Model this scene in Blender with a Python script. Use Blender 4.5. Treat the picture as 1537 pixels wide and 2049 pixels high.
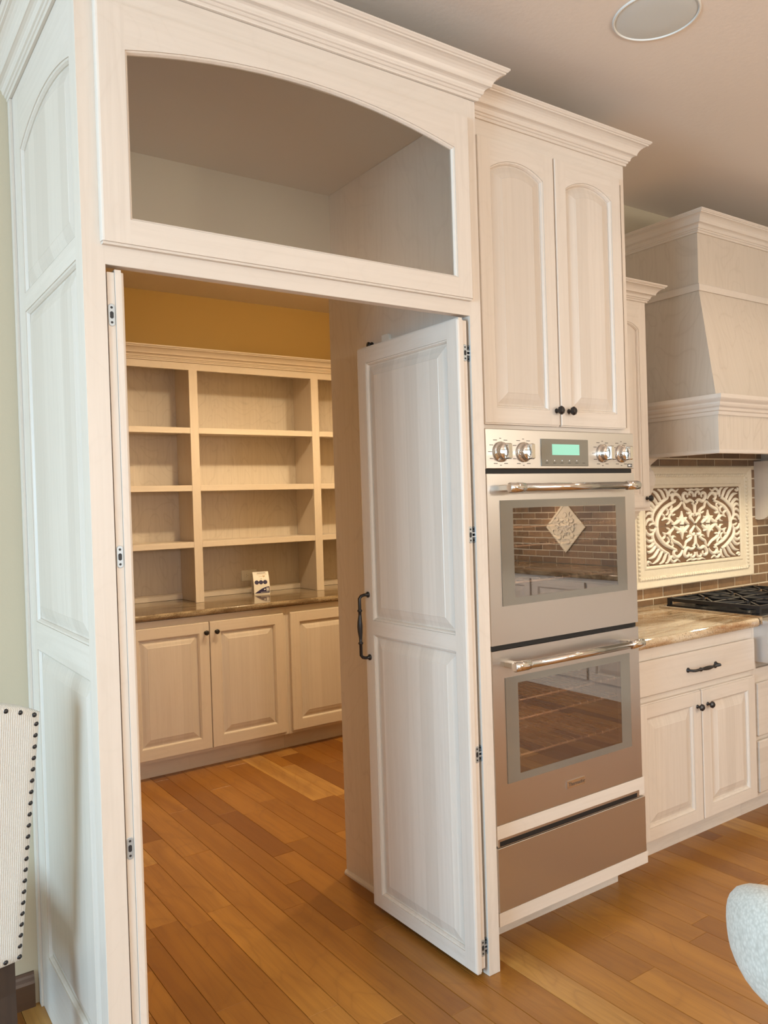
import bpy, math, random
import numpy as np
from mathutils import Vector, Matrix

random.seed(7)
for o in list(bpy.data.objects):
    bpy.data.objects.remove(o, do_unlink=True)
SC = bpy.context.scene
C = SC.collection
PI = math.pi

# ------------------------------------------------------------------ camera
FPX = 1610.2
YAW, PITCH, ROLL = math.radians(34.82), math.radians(-0.59), math.radians(-1.78)
CAM = Vector((-1.7935, -1.9854, 1.5633))
fw = Vector((math.sin(YAW) * math.cos(PITCH), math.cos(YAW) * math.cos(PITCH), math.sin(PITCH)))
rt = Vector((math.cos(YAW), -math.sin(YAW), 0))
up = rt.cross(fw)
r2 = math.cos(ROLL) * rt + math.sin(ROLL) * up
u2 = -math.sin(ROLL) * rt + math.cos(ROLL) * up
cd = bpy.data.cameras.new('camera')
cam = bpy.data.objects.new('camera', cd)
C.objects.link(cam)
cd.sensor_fit = 'HORIZONTAL'
cd.sensor_width = 36
cd.lens = FPX * 36 / 1537
cd.clip_start = .05
cam.matrix_world = Matrix(((r2.x, u2.x, -fw.x, CAM.x), (r2.y, u2.y, -fw.y, CAM.y), (r2.z, u2.z, -fw.z, CAM.z), (0, 0, 0, 1)))
SC.camera = cam

# ------------------------------------------------------------------ world, lights, exposure
w = bpy.data.worlds.new('sky')
SC.world = w
w.use_nodes = True
bg = w.node_tree.nodes['Background']
bg.inputs[0].default_value = (.62, .78, 1, 1)
bg.inputs[1].default_value = 1.6
SC.view_settings.view_transform = 'Standard'
SC.view_settings.look = 'None'
SC.view_settings.exposure = 0.05
SC.view_settings.gamma = 1
SC.view_settings.use_curve_mapping = False


def area(name, loc, target, sx, sy, power, col, spread=180):
    l = bpy.data.lights.new(name, 'AREA')
    l.shape = 'RECTANGLE'
    l.size, l.size_y = sx, sy
    l.energy = power
    l.color = col
    l.spread = math.radians(spread)
    o = bpy.data.objects.new(name, l)
    C.objects.link(o)
    o.location = loc
    o.rotation_euler = (Vector(target) - Vector(loc)).to_track_quat('-Z', 'Y').to_euler()
    return o


def lamp(name, loc, power, col, r=.05, angle=120, blend=.6, target=None):
    l = bpy.data.lights.new(name, 'SPOT')
    l.energy = power
    l.color = col
    l.shadow_soft_size = r
    l.spot_size = math.radians(angle)
    l.spot_blend = blend
    o = bpy.data.objects.new(name, l)
    C.objects.link(o)
    o.location = loc
    if target:
        o.rotation_euler = (Vector(target) - Vector(loc)).to_track_quat('-Z', 'Y').to_euler()
    return o


# daylight through the windows in the far left wall and in the wall behind the camera
area('daylight_left', (-6.38, -1.9, 1.55), (0, -1.3, 1.2), 2.6, 2.0, 350, (.50, .77, 1.0))
area('daylight_behind', (-.6, -5.3, 1.7), (-.3, 0, 1.2), 3.4, 1.9, 62, (1.0, .93, .82))
# recessed ceiling downlights of the kitchen
WARM = (1.0, .80, .60)
for lx, ly in ((1.9, -.75), (-1.3, -2.6), (.3, -3.4), (2.9, -2.2), (2.9, -3.6)):
    lamp('downlight', (lx, ly, 3.03), 14, WARM, .06, 150, .5)
# unseen fill points added behind the camera to brighten the ceiling
for lx, ly in ((-1.2, -3.7), (1.5, -3.0)):
    l = bpy.data.lights.new('ceiling_fill', 'POINT')
    l.energy = 72; l.color = (1.0, .87, .73); l.shadow_soft_size = .14
    o = bpy.data.objects.new('ceiling_fill', l); C.objects.link(o); o.location = (lx, ly, 2.0)
# spots added over the right-hand counter to brighten the tiles mirrored in the oven
for ly in (-2.2, -3.1, -4.0):
    lamp('right_wall_fill', (3.45, ly, 1.62), 16, (1.0, .74, .48), .04, 150, .5)
# unseen points added to lift the pantry ceiling, each beside a pantry downlight
for lx, ly in ((.25, 1.75), (1.25, 1.75)):
    l = bpy.data.lights.new('pantry_fill', 'POINT')
    l.energy = 11; l.color = (1.0, .78, .48); l.shadow_soft_size = .06
    o = bpy.data.objects.new('pantry_fill', l); C.objects.link(o); o.location = (lx, ly, 2.90)
    lamp('pantry_downlight', (lx, ly - .25, 3.0), 88, (1.0, .78, .48), .05, 150, .5)

# ------------------------------------------------------------------ mesh builder
class MB:
    def __init__(s):
        s.v, s.f, s.uv, s.pr, s.sm = [], [], [], [], []
        s.g = Vector((0, 0, 1))
        s.new()

    def new(s, g=None):          # a new piece of timber: own grain offset and tone
        if g is not None:
            s.g = Vector(g)
        s.off = (random.uniform(-40, 40), random.uniform(-40, 40))
        s.tone = random.random()
        return s

    def face(s, pts, smooth=False):
        i = len(s.v)
        pts = [Vector(p) for p in pts]
        s.v += [tuple(p) for p in pts]
        s._f(list(range(i, i + len(pts))), smooth)

    def _f(s, idx, smooth=False):
        p = [Vector(s.v[k]) for k in idx]
        n = Vector((0, 0, 0))
        for a in range(len(p)):
            q, r = p[a], p[(a + 1) % len(p)]
            n += Vector(((q.y - r.y) * (q.z + r.z), (q.z - r.z) * (q.x + r.x), (q.x - r.x) * (q.y + r.y)))
        n = n.normalized() if n.length > 1e-12 else Vector((0, 0, 1))
        g = s.g
        if abs(g.dot(n)) > .9:
            g = Vector((1, 0, 0)) if abs(n.x) < .9 else Vector((0, 1, 0))
        g = (g - n * g.dot(n)).normalized()
        a = n.cross(g)
        if a.x + a.y + a.z < 0:
            a = -a
        s.f.append(idx)
        s.uv.append([(q.dot(a) + s.off[0], q.dot(g) + s.off[1]) for q in p])
        s.pr.append(s.tone)
        s.sm.append(smooth)

    def box(s, x0, x1, y0, y1, z0, z1, g=None):
        if g is not None:
            s.new(g)
        P = [(x0, y0, z0), (x1, y0, z0), (x1, y1, z0), (x0, y1, z0), (x0, y0, z1), (x1, y0, z1), (x1, y1, z1), (x0, y1, z1)]
        for q in ((0, 3, 2, 1), (4, 5, 6, 7), (0, 1, 5, 4), (1, 2, 6, 5), (2, 3, 7, 6), (3, 0, 4, 7)):
            s.face([P[k] for k in q])
        return s

    def bbox(s, x0, x1, y0, y1, z0, z1, b, g=None):   # box with bevelled edges (chamfer b)
        if g is not None:
            s.new(g)
        def ring(d, z):
            return [(x0 + d, y0 + d, z), (x1 - d, y0 + d, z), (x1 - d, y1 - d, z), (x0 + d, y1 - d, z)]
        R = [ring(b, z0), ring(0, z0 + b), ring(0, z1 - b), ring(b, z1)]
        s.face(R[0][::-1]); s.face(R[3])
        for a, c in zip(R[:-1], R[1:]):
            for k in range(4):
                s.face([a[k], a[(k + 1) % 4], c[(k + 1) % 4], c[k]])
        return s

    def loft(s, rings, closed=True, caps=(False, False), smooth=False):
        base = []
        for r in rings:
            i = len(s.v)
            s.v += [tuple(p) for p in r]
            base.append(list(range(i, i + len(r))))
        n = len(rings[0])
        m = n if closed else n - 1
        for a, b in zip(base[:-1], base[1:]):
            for k in range(m):
                s._f([a[k], a[(k + 1) % n], b[(k + 1) % n], b[k]], smooth)
        if caps[0]:
            s._f(base[0][::-1])
        if caps[1]:
            s._f(base[-1])
        return s

    def lathe(s, o, axis, prof, seg=24, smooth=True, caps=(True, True)):
        o = Vector(o); ax = Vector(axis).normalized()
        t = Vector((0, 0, 1)) if abs(ax.z) < .9 else Vector((1, 0, 0))
        e1 = ax.cross(t).normalized(); e2 = ax.cross(e1)
        rings = [[o + ax * h + (e1 * math.cos(2 * PI * k / seg) + e2 * math.sin(2 * PI * k / seg)) * max(r, 1e-5) for k in range(seg)] for r, h in prof]
        return s.loft(rings, True, caps, smooth)

    def tube(s, pts, rad, seg=10, smooth=True, caps=(True, True), flat=None):
        pts = [Vector(p) for p in pts]
        n = len(pts)
        if not isinstance(rad, (list, tuple)):
            rad = [rad] * n
        rings = []
        e1 = None
        for i, p in enumerate(pts):
            t = (pts[min(i + 1, n - 1)] - pts[max(i - 1, 0)]).normalized()
            if e1 is None:
                h = Vector((0, 0, 1)) if abs(t.z) < .9 else Vector((1, 0, 0))
                e1 = t.cross(h).normalized()
            else:
                e1 = (e1 - t * e1.dot(t)).normalized()
            e2 = t.cross(e1)
            rings.append([p + (e1 * math.cos(2 * PI * k / seg) + e2 * math.sin(2 * PI * k / seg)) * rad[i] for k in range(seg)])
        return s.loft(rings, True, caps, smooth)

    def sweep(s, path, prof, side=1, smooth=False, closed=False, caps=True):
        """profile (out, z) run along a polyline in plan with mitred corners; out is to the right of travel (side=1)"""
        P = [Vector((p[0], p[1])) for p in path]
        n = len(P)
        nor = []
        seg = [(P[(i + 1) % n] - P[i]).normalized() for i in range(n if closed else n - 1)]
        for i in range(n):
            if closed:
                a, b = seg[i - 1], seg[i]
            else:
                a = seg[max(i - 1, 0)]; b = seg[min(i, n - 2)]
            na, nb = Vector((a.y, -a.x)), Vector((b.y, -b.x))
            m = na + nb
            m = m / max(m.dot(na), 1e-6)
            nor.append(m * side)
        rings = [[(P[i].x + nor[i].x * o, P[i].y + nor[i].y * o, z) for o, z in prof] for i in range(n)]
        for i in range(n if closed else n - 1):
            d = P[(i + 1) % n] - P[i]
            s.new((d.x, d.y, 0) if d.length else (1, 0, 0))
            s.g.normalize()
            s.loft([rings[i], rings[(i + 1) % n]], True, (caps and i == 0 and not closed, caps and i == n - 2 and not closed), smooth)
        return s

    def xf(s, M):
        s.v = [tuple(M @ Vector(p)) for p in s.v]
        return s

    def build(s, name, mat, parent=None, merge=True, bevel=0, smooth_angle=None):
        me = bpy.data.meshes.new(name)
        me.from_pydata(s.v, [], s.f)
        uvl = me.uv_layers.new(name='UVMap')
        flat = [c for f in s.uv for uvp in f for c in uvp]
        uvl.data.foreach_set('uv', flat)
        at = me.attributes.new('pr', 'FLOAT', 'FACE')
        at.data.foreach_set('value', s.pr)
        me.polygons.foreach_set('use_smooth', s.sm)
        me.materials.append(MAT[mat])
        me.update()
        o = bpy.data.objects.new(name, me)
        C.objects.link(o)
        if parent:
            o.parent = parent
        if bevel:
            import bmesh
            bm = bmesh.new(); bm.from_mesh(me)
            bmesh.ops.remove_doubles(bm, verts=bm.verts, dist=1e-5)
            bm.to_mesh(me); bm.free()
            md = o.modifiers.new('bevel', 'BEVEL')
            md.width = bevel; md.segments = 2; md.limit_method = 'ANGLE'; md.angle_limit = math.radians(40)
        return o


def empty(name, label=None, cat=None, group=None, kind=None, loc=(0, 0, 0)):
    o = bpy.data.objects.new(name, None)
    C.objects.link(o)
    o.empty_display_size = .05
    return tag(o, label, cat, group, kind)


def tag(o, label=None, cat=None, group=None, kind=None):
    if label: o['label'] = label
    if cat: o['category'] = cat
    if group: o['group'] = group
    if kind: o['kind'] = kind
    return o


# ------------------------------------------------------------------ materials
MAT = {}


class NT:
    def __init__(s, name):
        s.m = bpy.data.materials.new(name)
        s.m.use_nodes = True
        s.t = s.m.node_tree
        s.b = s.t.nodes['Principled BSDF']
        MAT[name] = s.m

    def n(s, typ, **kw):
        nd = s.t.nodes.new(typ)
        for k, v in kw.items():
            if k.startswith('_'):
                setattr(nd, k[1:], v)
            else:
                key = int(k[1:]) if k[0] == 'i' and k[1:].isdigit() else k.replace('__', ' ')
                if isinstance(v, bpy.types.NodeSocket):
                    s.t.links.new(v, nd.inputs[key])
                else:
                    nd.inputs[key].default_value = v
        return nd

    def set(s, **kw):
        for k, v in kw.items():
            k = k.replace('__', ' ')
            if isinstance(v, bpy.types.NodeSocket):
                s.t.links.new(v, s.b.inputs[k])
            else:
                s.b.inputs[k].default_value = v
        return s

    def mix(s, f, a, b):
        nd = s.t.nodes.new('ShaderNodeMix'); nd.data_type = 'RGBA'
        for k, v in ((0, f), (6, a), (7, b)):
            if isinstance(v, bpy.types.NodeSocket): s.t.links.new(v, nd.inputs[k])
            else: nd.inputs[k].default_value = v if k == 0 else (*v, 1) if len(v) == 3 else v
        return nd.outputs[2]

    def math(s, op, a, b=0.0, c=0.0):
        nd = s.t.nodes.new('ShaderNodeMath'); nd.operation = op
        for k, v in ((0, a), (1, b), (2, c)):
            if isinstance(v, bpy.types.NodeSocket): s.t.links.new(v, nd.inputs[k])
            else: nd.inputs[k].default_value = v
        return nd.outputs[0]

    def ramp(s, f, stops):
        nd = s.t.nodes.new('ShaderNodeValToRGB')
        el = nd.color_ramp.elements
        while len(el) < len(stops): el.new(.5)
        for e, (p, c) in zip(el, stops):
            e.position = p; e.color = (*c, 1)
        s.t.links.new(f, nd.inputs[0])
        return nd.outputs[0]

    def bump(s, h, strength=.2, dist=.002):
        nd = s.n('ShaderNodeBump', Height=h, Strength=strength, Distance=dist)
        s.t.links.new(nd.outputs[0], s.b.inputs['Normal'])

    def vec(s, scale, coord='UV', loc=None):
        tc = s.t.nodes.new('ShaderNodeTexCoord')
        mp = s.n('ShaderNodeMapping', Vector=tc.outputs[coord], Scale=scale)
        return mp.outputs[0]

    def attr(s, name):
        nd = s.t.nodes.new('ShaderNodeAttribute'); nd.attribute_name = name
        return nd.outputs['Fac']

    def noise(s, vec, scale, detail=3, rough=.55, dist=0.0):
        return s.n('ShaderNodeTexNoise', Vector=vec, Scale=scale, Detail=detail, Roughness=rough, Distortion=dist).outputs[0]


def plain(name, col, rough=.5, metal=0.0, spec=.5, coat=0.0, **kw):
    m = NT(name)
    m.set(Base__Color=(*col, 1), Roughness=rough, Metallic=metal, Specular__IOR__Level=spec, Coat__Weight=coat, **kw)
    return m


def wood(name, base, dark, light, stave=0.0, figure=.35, rough=.38, coat=.0, grain=.25, tone=.5):
    m = NT(name)
    v1 = m.vec((70, 2.2, 1)); v2 = m.vec((9, .9, 1)); v3 = m.vec((3.2, 1.6, 1))
    g1 = m.noise(v1, 1, 3, .6, .4)
    g2 = m.noise(v2, 1, 4, .55, .6)
    g3 = m.noise(v3, 1, 2, .5, 1.2)
    # cathedral figure: contour lines of a stretched noise
    cont = m.math('FRACT', m.math('MULTIPLY', g3, 9.0))
    line = m.math('POWER', m.math('ABSOLUTE', m.math('SUBTRACT', m.math('MULTIPLY', cont, 2.0), 1.0)), 9.0)
    c = m.mix(m.math('MULTIPLY', g2, .8), light, base)
    c = m.mix(m.math('MULTIPLY', m.math('SUBTRACT', g1, .42), grain * 4), c, dark)
    c = m.mix(m.math('MULTIPLY', line, figure), c, dark)
    pr = m.attr('pr')
    c = m.mix(m.math('MULTIPLY', pr, tone), c, base)
    if stave:
        tc = m.t.nodes.new('ShaderNodeTexCoord')
        sx = m.n('ShaderNodeSeparateXYZ', Vector=tc.outputs['UV']).outputs[0]
        wob = m.math('FLOOR', m.math('DIVIDE', sx, .072))
        wn = m.n('ShaderNodeTexWhiteNoise', _noise_dimensions='1D', W=wob).outputs[0]
        c = m.mix(m.math('MULTIPLY', wn, stave), c, dark)
    m.set(Base__Color=c, Roughness=rough, Coat__Weight=coat, Coat__Roughness=.2)
    m.bump(g1, .06, .001)
    return m


MB_, MD_, ML_ = (.655, .575, .49), (.50, .425, .35), (.715, .645, .565)
wood('maple', MB_, MD_, ML_, 0, .14, .36)
wood('maple_panel', MB_, MD_, ML_, .42, .10, .36)
wood('maple_veneer', (.59, .51, .42), (.46, .385, .305), (.65, .575, .485), 0, .42, .42)
wood('maple_figured', MB_, MD_, ML_, 0, .38, .40)
wood('maple_shelf', (.66, .57, .47), (.54, .45, .36), (.70, .61, .51), 0, .22, .42)
wood('dark_wood', (.035, .022, .016), (.015, .01, .008), (.05, .032, .022), 0, .2, .4)
wood('baseboard_wood', (.075, .036, .018), (.03, .015, .008), (.11, .055, .028), 0, .3, .35)

# floor boards
m = NT('floor_wood')
v1 = m.vec((60, 2.0, 1)); v2 = m.vec((8, .8, 1)); v3 = m.vec((4, 1.3, 1))
g1 = m.noise(v1, 1, 3, .6, .5); g2 = m.noise(v2, 1, 4, .6, .7); g3 = m.noise(v3, 1, 2, .5, 1.0)
cont = m.math('FRACT', m.math('MULTIPLY', g3, 7.0))
line = m.math('POWER', m.math('ABSOLUTE', m.math('SUBTRACT', m.math('MULTIPLY', cont, 2.0), 1.0)), 6.0)
pr = m.attr('pr')
c = m.ramp(pr, [(0, (.23, .088, .013)), (.3, (.31, .13, .020)), (.65, (.385, .17, .029)), (.9, (.45, .215, .043)), (1, (.52, .28, .075))])
c = m.mix(m.math('MULTIPLY', m.math('SUBTRACT', g2, .35), 1.5), c, (.20, .068, .014))
c = m.mix(m.math('MULTIPLY', m.math('SUBTRACT', g1, .45), 1.1), c, (.16, .055, .012))
c = m.mix(m.math('MULTIPLY', line, .25), c, (.17, .06, .014))
kn = m.n('ShaderNodeTexVoronoi', Vector=m.vec((1.6, .9, 1)), Scale=1.0).outputs['Distance']
kn = m.math('LESS_THAN', kn, .028)
c = m.mix(m.math('MULTIPLY', kn, .75), c, (.06, .02, .006))
m.set(Base__Color=c, Roughness=m.math('ADD', m.math('MULTIPLY', g2, .14), .24), Specular__IOR__Level=.45)
m.bump(g1, .05, .001)

def paint(name, col, sc=220, st=.12):
    m = NT(name)
    n = m.noise(m.vec((1, 1, 1), 'Object'), sc, 2, .5)
    n2 = m.noise(m.vec((1, 1, 1), 'Object'), 1.3, 2, .5)
    c = m.mix(n2, tuple(k * .97 for k in col), tuple(min(1, k * 1.03) for k in col))
    m.set(Base__Color=c, Roughness=.75, Specular__IOR__Level=.25)
    m.bump(n, st, .002)
paint('wall_paint', (.53, .46, .335))
paint('ceiling_paint', (.78, .70, .62), 60, .25)
paint('pantry_paint', (.50, .33, .115))
paint('sub_floor', (.05, .025, .01))

# stainless steel
m = NT('steel')
n = m.noise(m.vec((3, 3, 900), 'Object'), 1, 2, .6)
m.set(Base__Color=(.61, .58, .545, 1), Metallic=1.0, Roughness=m.math('ADD', m.math('MULTIPLY', n, .10), .30), Anisotropic=.55)
plain('chrome', (.78, .76, .73), .09, 1.0)
plain('rack_wire', (.85, .83, .80), .30, .85)
plain('polished_steel', (.66, .62, .58), .16, 1.0)
plain('hinge_metal', (.42, .46, .48), .4, .6)
plain('hinge_dark', (.012, .012, .014), .5)
plain('bronze_black', (.012, .010, .010), .32, .0, .5)
plain('black_enamel', (.008, .008, .009), .28)
plain('black_gap', (.006, .006, .006), .6)
plain('cast_iron', (.016, .016, .017), .34)
plain('oven_frame', (.25, .235, .20), .12, .35, .6)
plain('oven_cavity', (.018, .012, .010), .35)
plain('print_dark', (.05, .045, .04), .5)
plain('print_white', (.8, .8, .8), .5)
plain('white_plastic', (.80, .77, .70), .35)
plain('lens_white', (.9, .9, .86), .3, Emission__Color=(1, .93, .82, 1), Emission__Strength=4.0)
m = plain('lcd', (.20, .42, .34), .15, Emission__Color=(.30, .72, .52, 1), Emission__Strength=.55)
plain('navy_print', (.022, .016, .075), .4)
plain('card_white', (.86, .83, .78), .45)
plain('tan_print', (.55, .38, .22), .5)
plain('speaker_grille', (.60, .62, .60), .7)
plain('speaker_rim', (.74, .74, .70), .45)

def glass(name, tint, mixf, rough=0.0):
    m = NT(name)
    t = m.t
    for nd in list(t.nodes):
        if nd.type != 'OUTPUT_MATERIAL': t.nodes.remove(nd)
    out = [n for n in t.nodes if n.type == 'OUTPUT_MATERIAL'][0]
    tr = t.nodes.new('ShaderNodeBsdfTransparent'); tr.inputs[0].default_value = (*tint, 1)
    gl = t.nodes.new('ShaderNodeBsdfGlossy'); gl.inputs['Roughness'].default_value = rough
    lw = t.nodes.new('ShaderNodeLayerWeight'); lw.inputs[0].default_value = .5
    fr = t.nodes.new('ShaderNodeMath'); fr.operation = 'POWER'; fr.inputs[1].default_value = 4.0
    t.links.new(lw.outputs['Facing'], fr.inputs[0])
    ad = t.nodes.new('ShaderNodeMath'); ad.operation = 'ADD'; ad.inputs[1].default_value = mixf
    t.links.new(fr.outputs[0], ad.inputs[0])
    mx = t.nodes.new('ShaderNodeMixShader')
    t.links.new(ad.outputs[0], mx.inputs[0]); t.links.new(tr.outputs[0], mx.inputs[1]); t.links.new(gl.outputs[0], mx.inputs[2])
    t.links.new(mx.outputs[0], out.inputs[0])
glass('clear_glass', (.95, .96, .95), .10)
glass('oven_glass', (.80, .70, .62), .27)

def granite(name, a, b, cc, dk, rough=.08):
    m = NT(name)
    v = m.vec((1, 1, 1), 'Object')
    vs = m.vec((2.2, 9, 9), 'Object')
    s1 = m.noise(vs, 1.0, 5, .6, 1.4)
    s2 = m.noise(m.vec((5, 24, 24), 'Object'), 1.0, 4, .6, .8)
    sp = m.noise(v, 190, 2, .6)
    sp2 = m.noise(v, 70, 3, .7)
    c = m.ramp(s1, [(.30, b), (.45, a), (.58, cc), (.68, a), (.8, b)])
    c = m.mix(m.math('MULTIPLY', m.math('SUBTRACT', s2, .45), 1.6), c, b)
    c = m.mix(m.math('MULTIPLY', m.math('GREATER_THAN', sp, .62), .75), c, dk)
    c = m.mix(m.math('MULTIPLY', m.math('GREATER_THAN', sp2, .63), .6), c, cc)
    m.set(Base__Color=c, Roughness=rough, Specular__IOR__Level=.6)
granite('granite_gold', (.50, .35, .20), (.33, .17, .075), (.66, .55, .39), (.08, .05, .035))
granite('granite_brown', (.20, .135, .075), (.10, .062, .035), (.36, .28, .18), (.03, .02, .014))

m = NT('brown_tile')
n = m.noise(m.vec((1, 1, 1), 'Object'), 26, 4, .65, .5)
pr = m.attr('pr')
c = m.ramp(pr, [(0, (.17, .105, .058)), (.5, (.25, .155, .085)), (1, (.33, .20, .105))])
c = m.mix(m.math('MULTIPLY', m.math('SUBTRACT', n, .4), 1.5), c, (.12, .075, .042))
m.set(Base__Color=c, Roughness=.28); m.bump(n, .2, .002)
paint('grout', (.74, .66, .50), 500, .3)
m = NT('cream_ceramic')
n = m.noise(m.vec((1, 1, 1), 'Object'), 45, 3, .6)
c = m.mix(n, (.66, .58, .44), (.78, .71, .57))
m.set(Base__Color=c, Roughness=.35); m.bump(n, .08, .002)
plain('relief_ground', (.17, .095, .05), .6)
plain('relief_cream', (.78, .72, .61), .32)

m = NT('white_fabric')
wv = m.n('ShaderNodeTexWave', Vector=m.vec((1, 1, 1), 'UV'), Scale=62.0, Distortion=1.6, Detail=2.0, _bands_direction='X')
n = m.noise(m.vec((1, 1, 1), 'UV'), 240, 3, .7)
h = m.math('ADD', m.math('MULTIPLY', wv.outputs['Fac'], .6), m.math('MULTIPLY', n, .7))
c = m.mix(h, (.52, .50, .45), (.80, .79, .74))
m.set(Base__Color=c, Roughness=.9, Specular__IOR__Level=.15, Sheen__Weight=.25); m.bump(h, .7, .004)
m = NT('woven_fabric')
vo = m.n('ShaderNodeTexVoronoi', Vector=m.vec((1, 1, 1), 'UV'), Scale=210.0).outputs['Distance']
n = m.noise(m.vec((1, 1, 1), 'UV'), 60, 3, .7)
h = m.math('ADD', m.math('MULTIPLY', vo, .8), m.math('MULTIPLY', n, .5))
c = m.mix(h, (.70, .68, .62), (.46, .44, .39))
m.set(Base__Color=c, Roughness=.92, Specular__IOR__Level=.12, Sheen__Weight=.2); m.bump(h, -.45, .002)

# ------------------------------------------------------------------ structure
CEIL = 3.11
WY = .78           # kitchen wall face
XL, XR, YB = -6.5, 3.75, -5.4
b = MB(); b.box(XL, XR, YB, .897, CEIL, CEIL + .1)
tag(b.build('ceiling', 'ceiling_paint'), 'beige textured ceiling above the kitchen', kind='structure')
b = MB(); b.box(-1.4, 2.1, .961, 3.35, 3.02, 3.12)
tag(b.build('ceiling_pantry', 'ceiling_paint'), 'pantry ceiling above the shelves', kind='structure')
b = MB(); b.box(XL, -1.25, WY, .897, 0, CEIL)
tag(b.build('wall_left', 'wall_paint'), 'tan wall behind the nailhead chair at the left', kind='structure')
wb = empty('wall_back', 'kitchen wall behind the range, lined with brown brick tiles', kind='structure')
b = MB(); b.box(.0, XR, WY, .897, 0, CEIL)
b.build('plaster', 'wall_paint', wb)
b = MB(); b.box(-1.4, 2.1, .8975, .96, 2.50, CEIL)
tag(b.build('wall_header', 'wall_paint'), 'tan header wall behind the arched transom glass', kind='structure')
b = MB(); b.box(-1.3, 2.0, 3.25, 3.35, 0, CEIL)
tag(b.build('wall_pantry_back', 'pantry_paint'), 'ochre wall above the pantry shelves', kind='structure')
b = MB(); b.box(-1.4, -1.3, .897, 3.35, 0, CEIL)
tag(b.build('wall_pantry_left', 'pantry_paint'), 'ochre left wall inside the pantry', kind='structure')
b = MB(); b.box(2.0, 2.1, .897, 3.35, 0, CEIL)
tag(b.build('wall_pantry_right', 'pantry_paint'), 'ochre right wall inside the pantry', kind='structure')
# far left wall with its window opening, and the wall behind the camera with its window opening
b = MB()
for a in ((XL - .1, XL, YB, -3.3, 0, CEIL), (XL - .1, XL, -.5, .9, 0, CEIL), (XL - .1, XL, -3.3, -.5, 0, .5), (XL - .1, XL, -3.3, -.5, 2.6, CEIL)):
    b.box(*a)
tag(b.build('wall_far_left', 'wall_paint'), 'far left wall around the dining window', kind='structure')
b = MB()
for a in ((XL, -2.4, YB - .1, YB, 0, CEIL), (1.2, XR, YB - .1, YB, 0, CEIL), (-2.4, 1.2, YB - .1, YB, 0, .7), (-2.4, 1.2, YB - .1, YB, 2.7, CEIL)):
    b.box(*a)
tag(b.build('wall_front', 'wall_paint'), 'wall behind the camera around the garden window', kind='structure')
wr = empty('wall_right', 'right kitchen wall mirrored in the upper oven glass', kind='structure')
b = MB(); b.box(XR, XR + .1, YB, .9, 0, CEIL)
b.build('plaster', 'wall_paint', wr)
for nm, (y0, y1, z0, z1), fx in (('window_1', (-3.3, -.5, .5, 2.6), XL - .06),):
    b = MB()
    for k in range(4):
        yy = y0 + (y1 - y0) * k / 3
        b.box(fx - .02, fx + .02, yy - .035, yy + .035, z0, z1)
    b.box(fx - .02, fx + .02, y0, y1, z0, z0 + .06); b.box(fx - .02, fx + .02, y0, y1, z1 - .06, z1)
    tag(b.build(nm, 'maple'), 'white framed dining window in the far left wall', kind='structure')
b = MB()
for k in range(4):
    xx = -2.4 + 3.6 * k / 3
    b.box(xx - .035, xx + .035, YB - .08, YB - .04, .7, 2.7)
b.box(-2.4, 1.2, YB - .08, YB - .04, .7, .76); b.box(-2.4, 1.2, YB - .08, YB - .04, 2.64, 2.7)
tag(b.build('window_2', 'maple'), 'white framed garden window behind the camera', kind='structure')

# baseboard at the left
b = MB(); b.sweep([(XL, WY), (-1.29, WY)], [(0, 0), (.018, 0), (.018, .075), (.014, .083), (.011, .093), (.008, .10), (.006, .108), (0, .108)], 1)
tag(b.build('baseboard_left', 'baseboard_wood'), 'dark brown moulded baseboard behind the chair leg', kind='structure')

# ---- floor of separate boards running away from the kitchen front
fl = empty('floor', 'honey brown hardwood plank floor', kind='structure')
b = MB(); b.box(XL, XR, YB, 3.3, -.08, -.022)
b.build('subfloor', 'sub_floor', fl)


def project(p):
    d = Vector(p) - CAM
    z = d.dot(fw)
    if z < .2: return None
    return 768.5 + FPX * d.dot(r2) / z, 1024.5 - FPX * d.dot(u2) / z


rf = random.Random(11)
rest = MB()
x = XL
seen = []
while x < XR:
    pw = rf.choice((.083, .108, .108, .133))
    y = YB - rf.random() * .9
    while y < 3.3:
        pl = rf.choice((.45, .62, .8, 1.0, 1.25, 1.5))
        y0, y1 = max(y, YB), min(y + pl, 3.3)
        x1 = min(x + pw, XR)
        if y1 - y0 > .03 and x1 - x > .01:
            vis = False
            for i in range(4):
                for j in range(6):
                    q = project((x + (x1 - x) * i / 3, y0 + (y1 - y0) * j / 5, 0))
                    if q and -30 < q[0] < 1567 and 1440 < q[1] < 2090:
                        vis = True
            t = MB() if vis else rest
            t.new((0, 1, 0)); t.tone = min(1, max(0, rf.gauss(.47, .34)))
            t.bbox(x + .0006, x1 - .0006, y0 + .0006, y1 - .0006, -.02, 0, .0012)
            # keep the bottom chamfer out of sight, only the top edge matters
            if vis:
                seen.append(t)
        y += pl
    x += pw
for t in seen[:300]:
    t.build('plank', 'floor_wood', fl)
tag(rest.build('floor_boards', 'floor_wood', fl), kind='stuff')

# ------------------------------------------------------------------ cabinet-door builder
def outline(u0, u1, v0, vs, rise, d, n=14):
    if rise <= 0:
        pts = [(u0 + d, v0 + d), (u1 - d, v0 + d)]
        pts += [(u1 - d - (u1 - u0 - 2 * d) * k / n, vs - d) for k in range(n + 1)]
        return pts
    hw = (u1 - u0) / 2; uc = (u0 + u1) / 2
    R = (hw * hw + rise * rise) / (2 * rise); vc = vs + rise - R
    pts = [(u0 + d, v0 + d), (u1 - d, v0 + d)]
    for k in range(n + 1):
        u = u1 - d - (u1 - u0 - 2 * d) * k / n
        pts.append((u, vc + math.sqrt(max((R - d) ** 2 - (u - uc) ** 2, 0))))
    return pts


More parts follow.
